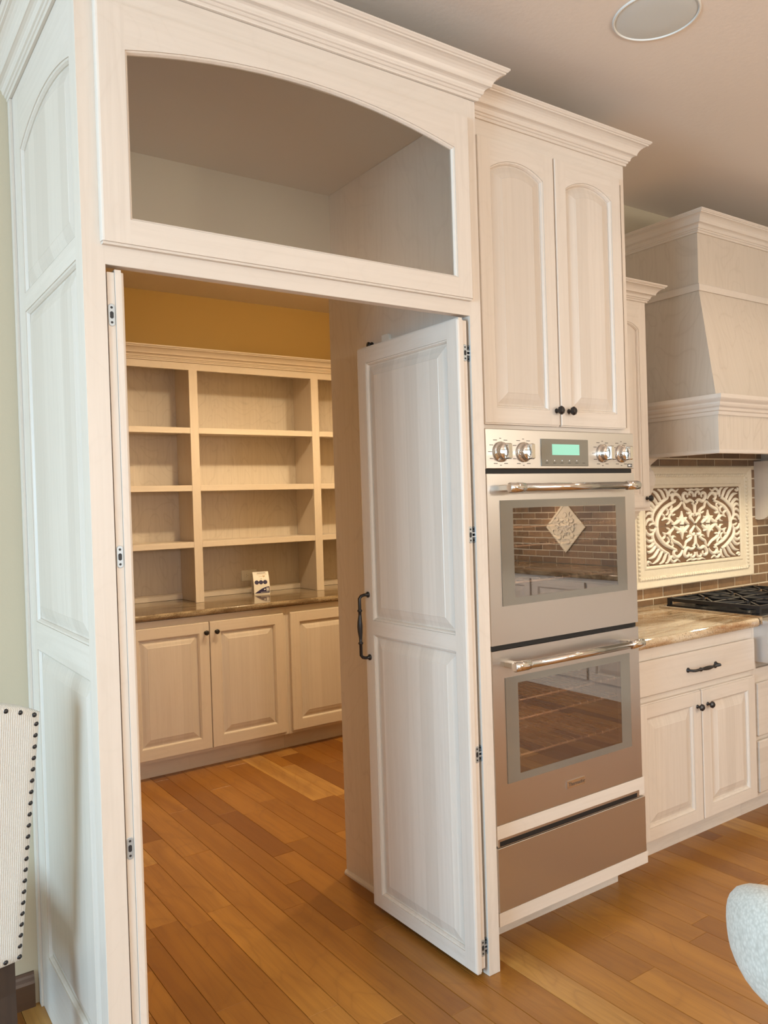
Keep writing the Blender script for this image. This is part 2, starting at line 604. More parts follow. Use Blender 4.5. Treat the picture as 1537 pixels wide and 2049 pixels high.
def frame_mesh(w, h, th, opens, edge=.004, stick=.009, back=True):
    """frame in the plane (u, depth, v): front face at depth 0, back at +th; openings (u0,u1,v0,vs,rise) stacked from bottom to top, full columns"""
    b = MB()
    Zg, Xg = (0, 0, 1), (1, 0, 0)
    u0, u1 = opens[0][0], opens[0][1]
    e = edge
    # outer edge with a small round-over
    def stile(a, c, out):
        b.new(Zg)
        if out < 0:
            sec = [(a, th), (a, e), (a + e * .3, e * .3), (a + e, 0), (c, 0), (c, th)]
        else:
            sec = [(a, th), (a, 0), (c - e, 0), (c - e * .3, e * .3), (c, e), (c, th)]
        b.loft([[(u, d, z) for u, d in sec] for z in (e, h - e)], True, (True, True))
    stile(0, u0, -1); stile(u1, w, 1)
    # slivers at top and bottom ends of the stiles (rounded edge)
    for (a, c) in ((e * .5, u0), (u1, w - e * .5)):
        b.box(a, c, e, th, 0, e); b.box(a, c, e, th, h - e, h)
    levels = sorted(opens, key=lambda o: o[2])
    # bottom rail
    v = 0
    for k, o in enumerate(levels + [None]):
        top = o[2] if o else h
        b.new(Xg)
        if k == 0:
            b.box(u0, u1, 0 + 0, th, e, top); b.box(u0, u1, e, th, 0, e)
            prev = o
            continue
        pr_ = levels[k - 1]
        arch = outline(*pr_[:3], pr_[3], pr_[4], 0)[2:]        # right to left
        tt = top - (e if o is None else 0)
        ring_f = [(u, 0, vv) for u, vv in arch] + [(u0, 0, tt), (u1, 0, tt)]
        ring_b = [(u, th, vv) for u, vv in arch] + [(u0, th, tt), (u1, th, tt)]
        # front as strips
        n = len(arch)
        for i in range(n - 1):
            (ua, va), (ub, vb) = arch[i], arch[i + 1]
            b.face([(ub, 0, vb), (ua, 0, va), (ua, 0, tt), (ub, 0, tt)])
            b.face([(ua, th, va), (ub, th, vb), (ub, th, tt), (ua, th, tt)])
            b.face([(ua, 0, va), (ub, 0, vb), (ub, th, vb), (ua, th, va)])
        b.face([(u0, 0, tt), (u1, 0, tt), (u1, th, tt), (u0, th, tt)])
        if o is None:
            b.box(u0, u1, e, th, h - e, h)
    # sticking: small moulded step inside every opening
    for o in levels:
        b.new(Zg)
        r0 = outline(*o, .0005); r1 = outline(*o, stick * .35); r2_ = outline(*o, stick * .6); r3 = outline(*o, stick)
        b.loft([[(u, d, v) for u, v in r] for r, d in ((r0, .0), (r0, .0025), (r1, .0025), (r2_, .004), (r3, .010), (r3, .0155))], True)
    return b


def raised(o, flat=.006, slope=.036, dep=.0135, top=.001, stick=.009):
    b = MB()
    b.new((0, 0, 1))
    rs = [(outline(*o, stick * .5), dep + .004), (outline(*o, stick), dep), (outline(*o, stick + flat), dep), (outline(*o, stick + flat + slope * .5), (dep + top) * .45), (outline(*o, stick + flat + slope), top + .001), (outline(*o, stick + flat + slope + .0015), top)]
    b.loft([[(u, d, v) for u, v in r] for r, d in rs], True)
    # centre field as strips
    r = rs[-1][0]
    arch = r[2:]
    vb = r[0][1]
    for i in range(len(arch) - 1):
        (ua, va), (ub, vb2) = arch[i], arch[i + 1]
        b.face([(ub, top, vb), (ua, top, vb), (ua, top, va), (ub, top, vb2)])
    return b


def place(origin, uaxis, naxis):
    """local (u, depth, v) -> world; depth grows along -naxis (into the door)"""
    u = Vector(uaxis); n = -Vector(naxis)
    o = Vector(origin)
    return Matrix(((u.x, n.x, 0, o.x), (u.y, n.y, 0, o.y), (u.z, n.z, 1, o.z), (0, 0, 0, 1)))


def flip_if(b, M):
    if M.to_3x3().determinant() < 0:
        b.f = [f[::-1] for f in b.f]; b.uv = [q[::-1] for q in b.uv]
    return b


def panel_door(name, parent, M, w, h, opens, th=.02, fmat='maple', pmat='maple_panel', edge=.004):
    fb = frame_mesh(w, h, th, opens, edge)
    fr = flip_if(fb.xf(M), M).build(name, fmat, parent)
    for o in opens:
        pb = raised(o)
        flip_if(pb.xf(M), M).build('raised_panel', pmat, fr)
    return fr


def knob(M, u, v, parent, r=.0155, seg=8, name='knob'):
    b = MB()
    o = M @ Vector((u, 0, v)); n = -(M.to_3x3() @ Vector((0, 1, 0)))
    b.lathe(o, n, [(.009, -.001), (.009, .002), (.0055, .005), (.0055, .013), (.011, .018), (r, .021), (r, .027), (r * .6, .033), (.001, .034)], seg, False)
    return b.build(name, 'bronze_black', parent)


def pull(M, p0, p1, parent, out=.034, r=.0055, name='handle'):
    """bar pull with flared feet and a beaded centre between local points p0, p1 (u,v)"""
    b = MB()
    a = M @ Vector((p0[0], 0, p0[1])); c = M @ Vector((p1[0], 0, p1[1]))
    n = -(M.to_3x3() @ Vector((0, 1, 0)))
    d = (c - a).normalized(); L = (c - a).length
    pts, rad = [], []
    for s_, o_, rr in ((0, 0, 1.9), (0, .004, 1.8), (0, .007, 1.0), (0, .5 * out, .95), (.015, .82 * out, 1), (.05, out, 1), (.22, out, 1.0), (.235, out, 1.55), (.25, out, 1.55), (.265, out, .95), (.32, out, 1.0), (.42, out * 1.03, 1.5), (.5, out * 1.04, 1.65)):
        pts.append(a + d * (s_ * L) + n * o_); rad.append(r * rr)
    full = pts + [c - d * ((p - a).dot(d)) + n * ((p - a).dot(n)) for p in pts[-2::-1]]
    b.tube(full, rad + rad[-2::-1], 12)
    return b.build(name, 'bronze_black', parent)


def crown_prof(h=.088, p=.08):
    q = [(0, 0), (.10, 0), (.12, .035), (.12, .10), (.165, .115), (.185, .14), (.185, .19), (.24, .21), (.265, .25), (.27, .30), (.30, .355), (.36, .40), (.44, .425), (.475, .43), (.49, .445), (.49, .475), (.51, .53), (.555, .61), (.62, .69), (.70, .755), (.79, .80), (.87, .815), (.88, .83), (.88, .865), (.93, .88), (.97, .92), (1, .94), (1, 1), (0, 1)]
    return [(a * p, c * h) for a, c in q]


def crown(b, path, z, h=.088, p=.08, side=1):
    b.sweep(path, [(a, z + c) for a, c in crown_prof(h, p)], side)
    return b

# ------------------------------------------------------------------ pantry surround (tall casework with arched transom)
PX0, PX1 = -1.268, -.001
sur = empty('pantry_surround', 'whitewashed wood pantry surround with arched glass transom and open doorway', 'cabinetry')
b = MB(); b.bbox(PX0, -1.214, 0, .03, 0, 2.872, .0015, (0, 0, 1)); b.build('stile', 'maple', sur)
b = MB(); b.bbox(-.048, PX1, 0, .03, 0, 2.872, .0015, (0, 0, 1)); b.build('stile', 'maple', sur)
b = MB(); b.bbox(-1.214, -.048, 0, .03, 2.166, 2.27, .001, (1, 0, 0)); b.build('door_head', 'maple', sur)
b = MB(); b.bbox(-1.214, -.048, 0, .03, 2.765, 2.872, .001, (1, 0, 0)); b.build('frieze', 'maple', sur)
b = MB(); b.box(PX0 + .002, -.02, .03, .897, 2.857, 2.875, (0, 1, 0)); b.build('transom_ceiling', 'wall_paint', sur)
b = MB(); b.box(PX0 + .02, -1.246, .03, .78, 0, 2.857, (0, 0, 1)); b.build('inner_lining', 'maple_veneer', sur)
b = MB(); crown(b, [(PX0, .78), (PX0, 0), (PX1, 0), (PX1, .78)], 2.872, .092, .085, 1)
b.v = [tuple(p) for p in b.v]
b.build('crown_molding', 'maple', sur)
# left side: panelled end
M = place((PX0 - .0005, .76, 0), (0, -1, 0), (-1, 0, 0))
sd = panel_door('side_panel', sur, M, .7585, 2.872,
    [(.105, .702, .195, 1.15, 0), (.105, .702, 1.235, 2.185, 0), (.105, .702, 2.24, 2.68, .048)], .02, edge=.002)
b = MB(); b.bbox(PX0 - .008, PX0 - .001, .745, .779, 0, 2.872, .002, (0, 0, 1)); b.build('scribe_molding', 'maple', sur)
# transom frame with glass
M = place((-1.225, -.02, 2.212), (1, 0, 0), (0, -1, 0))
TW, TH = 1.18, .594
to = (.070, TW - .064, .066, .480, .064)
b = frame_mesh(TW, TH, .02, [to], .006, .008)
tf = flip_if(b.xf(M), M).build('transom_frame', 'maple', sur)
b = MB()
ol = outline(*to, .001, 20)
arch = ol[2:]
for d in (.011, .015):
    for i in range(len(arch) - 1):
        (ua, va), (ub, vb) = arch[i], arch[i + 1]
        f = [(ub, d, ol[0][1]), (ua, d, ol[0][1]), (ua, d, va), (ub, d, vb)]
        b.face(f if d == .011 else f[::-1])
flip_if(b.xf(M), M).build('glass_pane', 'clear_glass', tf)

# ------------------------------------------------------------------ pantry doors, swung inwards
def hinge(b, bl, o, n, up_, w=.0165, h=.055):
    """concealed hinge plate, rounded ends, lying on a surface with normal n"""
    n = Vector(n); s_ = Vector(up_).cross(n)
    def ring(k, hh, ww):
        pts = []
        for a in range(24):
            t = 2 * PI * a / 24
            cx, cz = math.cos(t) * ww / 2, math.sin(t) * ww / 2
            cz += (hh - ww) / 2 * (1 if math.sin(t) >= 0 else -1)
            pts.append(Vector(o) + s_ * cx + Vector(up_) * cz + n * k)
        return pts
    b.loft([ring(-.002, h, w), ring(.0012, h, w), ring(.0016, h - .002, w - .002)], True, (True, True))
    bl.loft([ring(.0016, h * .32, w * .55), ring(.0022, h * .30, w * .5)], True, (True, True))
    for k in (-1, 1):
        bl.lathe(Vector(o) + Vector(up_) * (k * h * .33) + n * .0014, n, [(.0032, 0), (.0030, .0008)], 10, False)


DH = 2.137
opn = [(.060, .543, .058, 1.049, 0), (.060, .543, 1.104, 2.075, 0)]
for side in (1, -1):
    if side == 1:   # right leaf, front faces the daylight
        fx, ax = -.102, -1
        d = empty('door_1', 'right pantry door with black bar handle, swung inwards beside the ovens', kind='structure')
        M = place((fx, .600, .020), (0, -1, 0), (-1, 0, 0))
    else:
        fx, ax = -1.169, 1
        d = empty('door_2', 'left pantry door folded back, seen edge on at the doorway', kind='structure')
        M = place((fx, .0, .020), (0, 1, 0), (1, 0, 0))
    o2 = [(.600 - q[1] if side == -1 else q[0], .600 - q[0] if side == -1 else q[1], *q[2:]) for q in opn]
    leaf = panel_door('door_leaf', d, M, .600, DH, o2, .0225, edge=.007)
    # thinner slab behind carrying the hinges
    xs = sorted((fx - ax * .0232, fx - ax * .0410))
    b = MB(); b.bbox(xs[0], xs[1], .005, .592, .032, 2.150, .001, (0, 0, 1)); b.build('door_slab', 'maple', d)
    for hz in (2.045, 1.453, .735, .10):
        b, bl = MB(), MB()
        hinge(b, bl, (fx - ax * .0325, .005, hz), (0, -1, 0), (0, 0, 1))
        if side == 1:
            hinge(b, bl, (-.0482, .0105, hz), (-1, 0, 0), (0, 0, 1), .0165)
            for k in (-1, 1):
                b.box(-.072, -.049, .003, .009, hz + k * .006 - .002, hz + k * .006 + .002)
        hb = b.build('hinge', 'hinge_metal', d)
        bl.build('hinge_slot', 'hinge_dark', hb)
    if side == 1:
        pull(M, (.030, 1.199), (.030, .960), d, .040, .0062)

# ------------------------------------------------------------------ oven cabinet
oc = empty('oven_cabinet', 'tall whitewashed oven cabinet with two arched doors above the double oven', 'cabinet')
OX1 = .767
FY = .018       # face frame front, before the column is scaled about the camera
# the oven column stands 55 mm behind the pantry face; pushed back and scaled up about the camera in X and Z, image unchanged
COL_LOC, COL_S = (.0497, .055, -.0433), 1.0277
def col(o):
    o.location = COL_LOC; o.scale = (COL_S, 1, COL_S)
def lx(x): return (x - COL_LOC[0]) / COL_S
def lz(z): return (z - COL_LOC[2]) / COL_S
col(oc)
b = MB(); b.box(lx(-.02), lx(-.001), .031 - .055, .924 - .055, lz(0), lz(2.856), (0, 0, 1)); b.build('side_panel', 'maple_figured', oc)
b = MB(); b.box(OX1 - .018, OX1 - .001, FY + .02, .724, .146, 2.83, (0, 0, 1)); b.build('side_panel', 'maple_veneer', oc)
b = MB(); b.sweep([(lx(-.02), -.024), (lx(-.02), .869)], [(0, lz(.0)), (.011, lz(.0)), (.011, lz(.008)), (.007, lz(.016)), (0, lz(.019))], -1); b.build('shoe_molding', 'maple', oc)
b = MB(); b.box(lx(.001), .016, FY, FY + .02, .146, 2.83, (0, 0, 1)); b.build('stile', 'maple', oc)
b = MB(); b.box(OX1 - .018, OX1, FY, FY + .02, .146, 2.83, (0, 0, 1)); b.build('stile', 'maple', oc)
b = MB(); b.box(.016, OX1 - .018, FY, FY + .02, 2.755, 2.83, (1, 0, 0)); b.build('rail', 'maple', oc)
b = MB(); b.box(.016, OX1 - .018, FY, FY + .02, 1.80, 1.825, (1, 0, 0)); b.build('rail', 'maple', oc)
b = MB(); b.bbox(.002, OX1, -.003, FY + .02, .415, .482, .001, (1, 0, 0)); b.build('rail', 'maple', oc)
b = MB(); b.bbox(.002, OX1 + .01, -.003, FY + .02, .146, .192, .001, (1, 0, 0)); b.build('rail', 'maple', oc)
b = MB(); b.box(.016, OX1 - .018, .05, .07, 1.81, 2.82, (0, 0, 1)); b.build('back_panel', 'maple_veneer', oc)
b = MB(); b.box(lx(.0), OX1 - .03, .115, .133, lz(0), .146, (1, 0, 0)); b.box(OX1 - .048, OX1 - .03, .133, .72, lz(0), .146, (0, 1, 0)); b.build('toe_kick', 'maple', oc)
b = MB(); b.box(.0, OX1, FY + .021, .72, 2.83, 2.845); b.build('cabinet_top', 'maple_veneer', oc)
b = MB(); crown(b, [(lx(.001), FY), (OX1, FY), (OX1, .724)], 2.829, .084, .080, 1)
b.build('crown_molding', 'maple', oc)
for k in range(2):
    x0 = .004 + k * .362
    M = place((x0, -.003, 1.817), (1, 0, 0), (0, -1, 0))
    d = panel_door('door', oc, M, .3565, .952, [(.054, .302, .056, .855, .038)], .0205, edge=.005)
    knob(M, .337 if k == 0 else .038, .055, d)

# ------------------------------------------------------------------ double wall oven
ov = empty('double_oven', 'stainless steel double wall oven under the arched cabinet doors', 'oven')
X0, X1 = .002, .7565
col(ov)
OF = -.003
b = MB(); b.bbox(X0, X1, OF, .05, 1.668, 1.8015, .002)
cp = b.build('control_panel', 'steel', ov)
for za, zb in ((1.652, 1.6675), (1.063, 1.079)):
    b = MB(); b.box(X0 + .004, X1 - .004, .006, .055, za, zb); b.build('trim_gap', 'black_gap', ov)
# display
b = MB(); b.bbox(.256, .496, OF - .004, OF + .001, 1.677, 1.772, .001); b.build('display_panel', 'oven_frame', cp)
b = MB(); b.box(.309, .449, OF - .0046, OF - .003, 1.716, 1.754); b.build('display_screen', 'lcd', cp)
b = MB()
for i in range(5):
    b.lathe((.282 + i * .038, OF - .004, 1.6965), (0, -1, 0), [(.0022, 0), (.002, .0008)], 8, False)
tag(b.build('touch_button', 'print_white', cp), kind='stuff')
b = MB()
for i in range(6):
    b.box(.275 + i * .038, .289 + i * .038, OF - .0043, OF - .0035, 1.6865, 1.689)
tag(b.build('button_caption', 'print_dark', cp), kind='stuff')
tick = MB()
for kx in (.067, .173, .579, .685):
    kb = MB()
    kz = 1.7245
    o = (kx, OF, kz)
    kb.lathe(o, (0, -1, 0), [(.033, 0), (.034, .003), (.034, .007), (.031, .009), (.0275, .011), (.027, .020), (.0265, .027), (.025, .029), (.0005, .0292)], 40)
    kn_ = kb.build('control_knob', 'chrome', cp)
    g = MB(); g.bbox(kx - .0075, kx + .0075, OF - .050, OF - .028, kz - .0255, kz + .0255, .003)
    g.build('grip', 'chrome', kn_)
    for a in range(12):
        t = a * PI / 6
        if a % 6 == 3 and kx in (.173, .685): continue
        cx, cz = kx + math.sin(t) * .047, kz + math.cos(t) * .045
        ln = .004 if abs(math.sin(t)) < .3 else .0085
        tick.box(cx - ln, cx + ln, OF - .0006, OF + .0005, cz - .0011, cz + .0011)
tag(tick.build('dial_marks', 'print_dark', cp), kind='stuff')
b = MB(); b.bbox(.720, .746, OF - .0012, OF, 1.6735, 1.6865, .0005); lg = b.build('connectivity_mark', 'print_dark', cp)
b = MB(); b.box(.7235, .733, OF - .0017, OF - .001, 1.677, 1.683); b.box(.735, .7365, OF - .0017, OF - .001, 1.677, 1.683); b.box(.740, .7415, OF - .0017, OF - .001, 1.677, 1.683); b.box(.735, .7415, OF - .0017, OF - .001, 1.682, 1.683); b.build('mark_letters', 'print_white', lg)


def oven_door(z0, z1, wz0, wz1, iz0, iz1, hz, name='door'):
    b = MB()
    # slab with a window cut-out, front at OF
    wx0, wx1 = .056, .698
    for a in ((X0, wx0, z0, z1), (wx1, X1, z0, z1), (wx0, wx1, z0, wz0), (wx0, wx1, wz1, z1)):
        b.box(a[0], a[1], OF, .016, a[2], a[3])
    d = b.build(name, 'steel', ov)
    b = MB()      # smoked border
    ix0, ix1 = .113, .643
    for a in ((wx0, ix0, wz0, wz1), (ix1, wx1, wz0, wz1), (ix0, ix1, wz0, iz0), (ix0, ix1, iz1, wz1)):
        b.box(a[0], a[1], OF - .0025, .012, a[2], a[3])
    wf = b.build('window_frame', 'oven_frame', d)
    b = MB(); b.box(ix0, ix1, OF - .0022, OF - .0012, iz0, iz1); b.build('window_glass', 'oven_glass', d)
    # cavity behind
    b = MB()
    cx0, cx1, cz0, cz1, cy = .085, .672, iz0 - .03, iz1 + .03, .56
    b.face([(cx0, cy, cz0), (cx1, cy, cz0), (cx1, cy, cz1), (cx0, cy, cz1)])
    b.face([(cx0, .014, cz0), (cx0, cy, cz0), (cx0, cy, cz1), (cx0, .014, cz1)])
    b.face([(cx1, cy, cz0), (cx1, .014, cz0), (cx1, .014, cz1), (cx1, cy, cz1)])
    b.face([(cx0, .014, cz0), (cx1, .014, cz0), (cx1, cy, cz0), (cx0, cy, cz0)])
    b.face([(cx0, cy, cz1), (cx1, cy, cz1), (cx1, .014, cz1), (cx0, .014, cz1)])
    b.build('cavity', 'oven_cavity', ov)
    # chrome racks
    for rz in (iz0 + .045, iz0 + .17, iz0 + .235):
        b = MB()
        for yy in (.03, .5):
            b.tube([(cx0, yy, rz), (cx1, yy, rz)], .0042, 8)
        b.tube([(cx0, .28, rz - .004), (cx1, .28, rz - .004)], .003, 6)
        for k in range(15):
            xx = cx0 + .025 + k * .0383
            b.tube([(xx, .026, rz - .004), (xx, .026, rz + .006), (xx, .034, rz + .008), (xx, .50, rz + .008)], .0024, 6)
        b.build('rack', 'rack_wire', ov)
    # handle
    b = MB()
    hy = -.062
    b.tube([(.115, hy, hz), (.640, hy, hz)], .0135, 20)
    h = b.build('handle', 'polished_steel', d)
    for xa, xb in ((.046, .118), (.637, .709)):
        b = MB()
        b.lathe((xa, hy, hz), (1, 0, 0), [(.013, 0), (.017, .004), (.017, xb - xa - .012), (.0155, xb - xa - .010), (.0155, xb - xa - .003), (.0145, xb - xa)], 24)
        xm = (xa + xb) / 2 - .012
        b.bbox(xm - .015, xm + .015, hy + .006, OF + .001, hz - .010, hz + .010, .002)
        b.build('handle_end', 'chrome', h)
    return d


oven_door(1.080, 1.651, 1.208, 1.562, 1.233, 1.535, 1.603)
dl = oven_door(.484, 1.062, .613, .968, .638, .945, 1.014)
b = MB(); b.bbox(.338, .430, OF - .0028, OF, .531, .559, .001); bp_ = b.build('badge', 'polished_steel', dl)


def text(s, loc, size, mat, parent, name='lettering', ex=.0003, rot=(PI / 2, 0, 0), align='CENTER'):
    cu = bpy.data.curves.new(name, 'FONT')
    cu.body = s; cu.size = size; cu.extrude = ex; cu.align_x = align; cu.align_y = 'CENTER'
    cu.materials.append(MAT[mat])
    tmp = bpy.data.objects.new('tmp', cu)
    C.objects.link(tmp)
    bpy.context.view_layer.update()
    me = bpy.data.meshes.new_from_object(tmp.evaluated_get(bpy.context.evaluated_depsgraph_get()))
    bpy.data.objects.remove(tmp, do_unlink=True); bpy.data.curves.remove(cu)
    o = bpy.data.objects.new(name, me)
    C.objects.link(o)
    o.location = loc; o.rotation_euler = rot
    o.parent = parent
    return o


text('Thermador', (.388, OF - .0030, .5445), .0185, 'print_dark', bp_)

wd = empty('warming_drawer', 'plain stainless warming drawer below the double oven', 'drawer')
col(wd)
b = MB(); b.bbox(.002, .766, -.006, .016, .194, .408, .0015); b.build('drawer_front', 'steel', wd)
b = MB(); b.box(.03, .735, .0, .055, .409, .4145); b.build('finger_slot', 'black_gap', wd)
b = MB(); b.bbox(.004, .735, -.0035, .0, .4095, .438, .0008); b.build('trim_strip', 'steel', wd)
b = MB(); b.box(.012, .722, -.0039, -.003, .4125, .429); b.build('shadow_gap', 'black_gap', wd)

# ------------------------------------------------------------------ wall cabinet right of the ovens
wc = empty('wall_cabinet', 'narrow wall cabinet between the ovens and the range hood', 'cabinet')
UY = .432
b = MB(); b.box(.84, 1.43, UY + .018, .779, 1.492, 2.475, (0, 0, 1)); b.build('body', 'maple_veneer', wc)
b = MB()
b.box(.84, .87, UY, UY + .018, 1.492, 2.475, (0, 0, 1)); b.box(1.385, 1.43, UY, UY + .018, 1.492, 2.475, (0, 0, 1))
b.box(.87, 1.385, UY, UY + .018, 1.492, 1.515, (1, 0, 0)); b.box(.87, 1.385, UY, UY + .018, 2.425, 2.475, (1, 0, 0))
b.build('face_frame', 'maple', wc)
b = MB(); crown(b, [(.84, UY), (1.43, UY), (1.43, .779)], 2.475, .075, .075, 1); b.build('crown_molding', 'maple', wc)
for k in range(2):
    M = place((.852 + k * .279, UY - .0205, 1.505), (1, 0, 0), (0, -1, 0))
    d = panel_door('door', wc, M, .276, .93, [(.054, .222, .056, .835, .030)], .02, edge=.005)
    knob(M, .025 if k == 0 else .248, .045, d)

# ------------------------------------------------------------------ range hood
hd = empty('range_hood', 'large whitewashed wood range hood with stepped mantel and tapered chimney', 'range hood')
HC = 2.266
def hbox(b, hw, yf, z0, z1, g=(0, 0, 1), yb=.779):
    b.box(HC - hw, HC + hw, yf, yb, z0, z1, g)
b = MB(); hbox(b, HC - 1.71, .33, 2.545, 2.92); b.build('chimney', 'maple_veneer', hd)
ch = HC - 1.71
b = MB(); crown(b, [(HC - ch, .779), (HC - ch, .33), (HC + ch, .33), (HC + ch, .779)], 2.825, .085, .082, 1)
b.build('crown_molding', 'maple', hd)
b = MB(); b.sweep([(HC - ch, .779), (HC - ch, .33), (HC + ch, .33), (HC + ch, .779)], [(0, 2.545), (.012, 2.545), (.012, 2.575), (.008, 2.581), (0, 2.583)], 1)
b.build('band', 'maple', hd)
sb = HC - 1.615
b = MB(); b.new((0, 0, 1))
b.loft([[(HC - sb, .779, 2.0), (HC - sb, .19, 2.0), (HC + sb, .19, 2.0), (HC + sb, .779, 2.0)], [(HC - ch, .779, 2.555), (HC - ch, .33, 2.555), (HC + ch, .33, 2.555), (HC + ch, .779, 2.555)]], True)
b.build('tapered_canopy', 'maple_veneer', hd)
mh = HC - 1.53
b = MB()
for s_ in (-1, 1):
    xa, xb = sorted((HC + s_ * mh, HC + s_ * (mh - .02)))
    b.box(xa, xb, .15, .779, 1.752, 1.925, (0, 0, 1))
b.box(HC - mh, HC + mh, .13, .15, 1.752, 1.925, (0, 0, 1))
b.build('mantel', 'maple_veneer', hd)
b = MB(); b.sweep([(HC - mh, .779), (HC - mh, .13), (HC + mh, .13), (HC + mh, .779)], [(-.2, 1.918), (0, 1.918), (.007, 1.918), (.009, 1.925), (.009, 1.934), (.016, 1.938), (.018, 1.95), (.026, 1.957), (.030, 1.966), (.030, 1.974), (.040, 1.984), (.044, 1.99), (.044, 2.008), (-.2, 2.008)], 1)
b.build('mantel_molding', 'maple', hd)
b = MB(); b.sweep([(HC - mh, .779), (HC - mh, .13), (HC + mh, .13), (HC + mh, .779)], [(-.022, 1.745), (.004, 1.745), (.006, 1.749), (.006, 1.755), (.003, 1.762), (0, 1.764), (-.022, 1.764)], 1)
b.build('mantel_lip', 'maple', hd)
b = MB(); b.box(HC - mh + .02, HC + mh - .02, .151, .775, 1.80, 1.812); b.build('hood_liner', 'steel', hd)
for lx in (2.0, 2.53):
    b = MB(); b.lathe((lx, .30, 1.800), (0, 0, -1), [(.04, 0), (.04, .004), (.034, .006), (.001, .0062)], 24)
    b.build('hood_light', 'lens_white', hd)
    lamp('hood_lamp', (lx, .30, 1.785), 18, (1.0, .86, .62), .03, 140, .5)
# corbels
for s_ in (-1, 1):
    xi = HC + s_ * .635; xo = HC + s_ * .72
    xa, xb = sorted((xi, xo))
    prof = [(.779, 1.752), (.53, 1.752), (.53, 1.745), (.545, 1.735), (.565, 1.722), (.575, 1.713), (.572, 1.70), (.557, 1.683), (.549, 1.66), (.547, 1.635), (.553, 1.612), (.567, 1.584), (.585, 1.55), (.62, 1.51), (.655, 1.47), (.675, 1.44), (.69, 1.415), (.72, 1.398), (.75, 1.393), (.779, 1.40)]
    b = MB(); b.new((0, 0, 1))
    b.loft([[(xa, y, z) for y, z in prof], [(xb, y, z) for y, z in prof]], True, (True, True))
    b.build('corbel', 'maple', hd)

# ------------------------------------------------------------------ base cabinets
CTZ = .966
def base_cab(name, label, xa, xb, cols, fy, toe_y, back_y, group=None, toe_x=None, zb=.108, tmat='maple'):
    t = empty(name, label, 'cabinet', group)
    b = MB(); b.box(xa, xb, fy + .02, back_y, zb, CTZ - .042, (0, 0, 1)); b.build('body', 'maple_veneer', t)
    b = MB(); b.box(xa, xb, fy, fy + .02, CTZ - .095, CTZ - .042, (1, 0, 0)); b.box(xa, xb, fy, fy + .02, zb, zb + .03, (1, 0, 0))
    b.box(xa, xa + .03, fy, fy + .02, zb + .03, CTZ - .095, (0, 0, 1)); b.box(xb - .03, xb, fy, fy + .02, zb + .03, CTZ - .095, (0, 0, 1))
    b.build('face_frame', tmat, t)
    ta, tb = toe_x or (xa, xb)
    b = MB(); b.box(ta, tb, toe_y, toe_y + .015, 0, zb, (1, 0, 0)); b.build('toe_kick', tmat, t)
    return t


KFY = .165
kc = base_cab('base_cabinet', 'whitewashed base cabinet with drawer and two doors beside the ovens', .84, 1.808, 2, KFY, .242, .765)
b = MB(); b.box(.87, 1.778, KFY, KFY + .02, .68, .735, (1, 0, 0)); b.build('mid_rail', 'maple', kc)
b = MB(); b.box(1.35, 1.39, KFY, KFY + .02, .138, .68, (0, 0, 1)); b.build('center_stile', 'maple', kc)
KD = KFY - .0205
b = MB(); b.bbox(.925, 1.796, KD, KFY - .0005, .724, .872, .005, (1, 0, 0))
dr = b.build('drawer', 'maple_panel', kc)
M = place((.0, KD, 0), (1, 0, 0), (0, -1, 0))
pull(M, (1.275, .797), (1.480, .797), dr, .030, .0058)
for k in range(2):
    xa = (.925, 1.3725)[k]
    wdt = .4415 if k == 0 else .424
    M = place((xa, KD, .119), (1, 0, 0), (0, -1, 0))
    d = panel_door('door', kc, M, wdt, .578, [(.062, wdt - .060, .056, .518, 0)], .02, edge=.005)
    knob(M, wdt - .030 if k == 0 else .040, .508, d)
b = MB(); b.box(.84, .922, KD + .012, KFY - .0005, .119, .72, (0, 0, 1)); b.build('filler', 'maple', kc)

kc2 = base_cab('base_cabinet', 'drawer base cabinet under the gas rangetop at the right edge', 1.809, 2.724, 1, KFY, .242, .765)
b = MB(); b.box(1.839, 2.69, KFY, KFY + .02, .37, .41, (1, 0, 0)); b.box(1.839, 2.69, KFY, KFY + .02, .65, .72, (1, 0, 0)); b.build('mid_rail', 'maple', kc2)
for z0, z1 in ((.401, .655), (.131, .379)):
    b = MB(); b.bbox(1.818, 2.71, KD, KFY - .0005, z0, z1, .005, (1, 0, 0))
    dr = b.build('drawer', 'maple_panel', kc2)
    M = place((.0, KD, 0), (1, 0, 0), (0, -1, 0))
    pull(M, (2.16, (z0 + z1) / 2), (2.37, (z0 + z1) / 2), dr, .030, .0058)
kc3 = base_cab('base_cabinet', 'base cabinet beyond the gas rangetop outside the right edge', 2.725, XR - .64, 1, KFY, .242, .765)

# ---- countertop with rounded front edge
def slab(name, label, mat, xa, xb, yf, yb, z0=None, z1=None):
    z1 = CTZ if z1 is None else z1; z0 = z1 - .04 if z0 is None else z0
    b = MB()
    pr_ = [(yb, z0), (yf + .010, z0)] + [(yf + .012 - .012 * math.cos(a), (z0 + z1) / 2 + (z1 - z0) / 2 * math.sin(a)) for a in [(-80 + 20 * k) * PI / 180 for k in range(9)]] + [(yf + .014, z1), (yb, z1)]
    b.new((1, 0, 0))
    b.loft([[(xa, y, z) for y, z in pr_], [(xb, y, z) for y, z in pr_]], True, (True, True))
    for i in range(len(b.sm) - 2):
        pass
    return tag(b.build(name, mat), label, 'countertop')

slab('countertop', 'polished gold granite countertop between the ovens and the rangetop', 'granite_gold', .841, 1.822, .130, .7795)
slab('countertop', 'polished gold granite countertop right of the rangetop', 'granite_gold', 2.711, XR - .003, .130, .7795)
b = MB(); b.box(1.823, 2.71, .70, .7795, CTZ - .04, CTZ)
tag(b.build('countertop_strip', 'granite_gold'), 'granite strip behind the gas rangetop', 'countertop')

